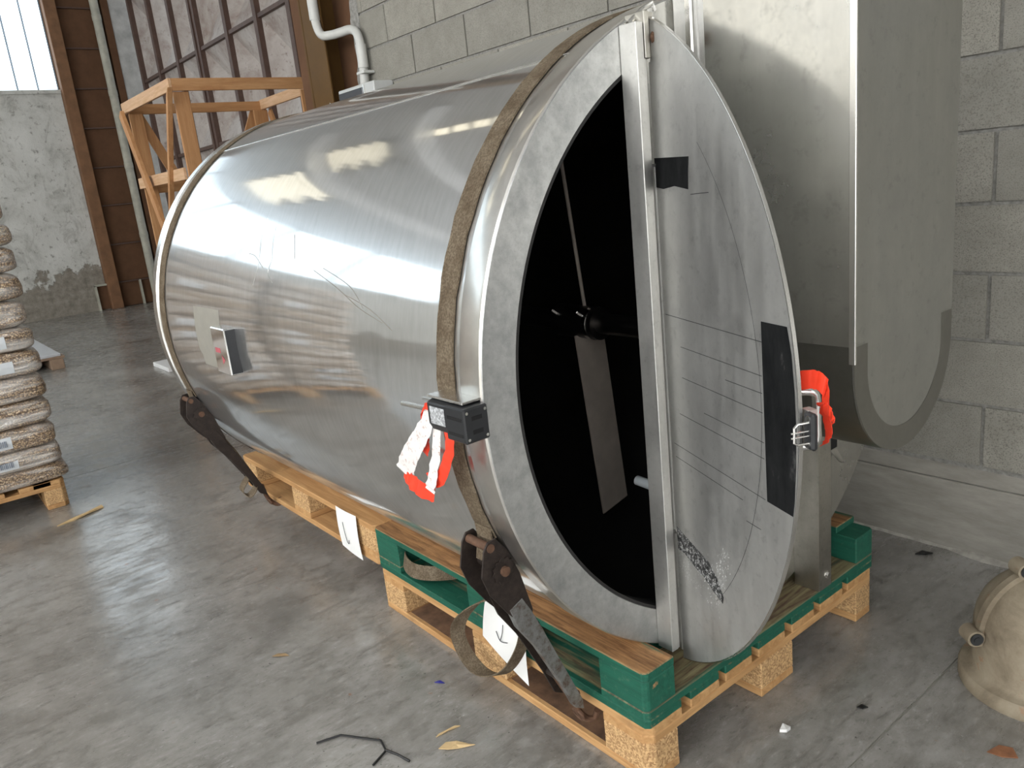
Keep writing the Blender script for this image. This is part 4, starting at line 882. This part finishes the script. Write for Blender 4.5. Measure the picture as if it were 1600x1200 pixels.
ar.add(vs, [(4 * i + k, 4 * i + (k + 1) % 4, 4 * i + 4 + (k + 1) % 4, 4 * i + 4 + k) for i in range(n) for k in range(4)] + [(0, 1, 2, 3), (4 * n + 3, 4 * n + 2, 4 * n + 1, 4 * n)])
ar.build('arch_flange', 'cast', ch, smooth=True, angle=40)
for a_ in (2, 70, 178):
    a = R(a_); r = .172; c = DC + du_ * (r * math.cos(a)) + Vector((0, 0, .15 + r * 1.1 * math.sin(a)))
    lgm = MB().cyl(c - dn_ * .022, c + dn_ * .020, .021, n=20).build('lug', 'cast', ch, smooth=True)
    MB().cyl(c + dn_ * .020, c + dn_ * .024, .0155, n=20).build('plug', 'rubber', lgm, smooth=True)
    MB().cyl(c + dn_ * .024, c + dn_ * .027, .008, n=14).build('plug_tip', 'rubber', lgm, smooth=True)

# ================================================================== SMALL DEBRIS
wr_ = root('bent_wire', (-.6, -.4, 0), 'bent black wire lying on the floor in front of the pallets', 'wire')
MB().tube([(-.713, -.491, .004), (-.692, -.431, .005), (-.596, -.366, .004), (-.552, -.376, .005), (-.532, -.425, .003)], .0032, 6).build('wire', 'dark_wire', wr_, smooth=True)
MB().tube([(-.552, -.376, .006), (-.515, -.364, .007), (-.477, -.353, .003)], .0032, 6).build('wire', 'dark_wire', wr_, smooth=True)
def flake(name, pts, th, mt, label, cat, curl=.004):
    c = sum((Vector((p[0], p[1], 0)) for p in pts), Vector()) / len(pts); n = len(pts)
    vs = [(x, y, .0006 + curl * (i % 2)) for i, (x, y) in enumerate(pts)] + [(x, y, .0006 + th + curl * (i % 2)) for i, (x, y) in enumerate(pts)] + [(c.x, c.y, .0006), (c.x, c.y, .0006 + th + curl)]
    mb = MB().add(vs, [(i, (i + 1) % n, n + (i + 1) % n, n + i) for i in range(n)] + [((i + 1) % n, i, 2 * n) for i in range(n)] + [(n + i, n + (i + 1) % n, 2 * n + 1) for i in range(n)])
    tag(mb.build(name, mt), label, cat)
flake('wood_chip', [(-.462, -.276), (-.437, -.262), (-.425, -.238), (-.402, -.205), (-.418, -.211), (-.447, -.230), (-.468, -.250)], .002, 'chipwood', 'pale torn wood chip on the floor near the front pallet', 'wood chip')
flake('wood_splinter', [(-.503, -.257), (-.497, -.222), (-.492, -.187), (-.499, -.200), (-.508, -.245)], .002, 'chipwood', 'thin pale wood splinter beside the torn wood chip', 'splinter')
flake('wood_splinter', [(-3.07, -.70), (-3.10, -.62), (-3.14, -.55), (-3.165, -.484), (-3.145, -.48), (-3.115, -.54), (-3.085, -.62)], .006, 'chipwood', 'long dry splinter on the floor by the pellet pallet', 'splinter', .006)
flake('dry_leaf', [(-1.20, -.41), (-1.18, -.40), (-1.16, -.37), (-1.175, -.375), (-1.20, -.39)], .001, 'dry_leaf', 'small dry leaf on the floor left of the tank', 'leaf')
flake('plastic_scrap', [(-.70, -.13), (-.683, -.125), (-.675, -.112), (-.688, -.116), (-.698, -.118)], .002, 'blue_scrap', 'tiny dark blue plastic scrap on the floor by the pallet', 'scrap')
flake('plaster_crumb', [(.105, .345), (.12, .352), (.118, .372), (.10, .366)], .008, 'paper', 'white plaster crumb on the floor in front of the pallet middle block', 'crumb')
flake('rust_flake', [(.47, .60), (.50, .605), (.525, .625), (.505, .65), (.48, .64)], .0015, 'rust_dust', 'patch of orange rust dust on the floor below the cast dome', 'rust', .0005)
flake('dry_leaf', [(-.06, 1.40), (-.03, 1.41), (-.02, 1.44), (-.05, 1.43)], .004, 'dark_wire', 'dark dry leaf on the floor at the foot of the block wall', 'leaf')
flake('rust_flake', [(.19, .55), (.205, .552), (.21, .568), (.195, .565)], .003, 'dark_wire', 'black crumb on the floor between the pallets and the cast dome', 'crumb', .002)
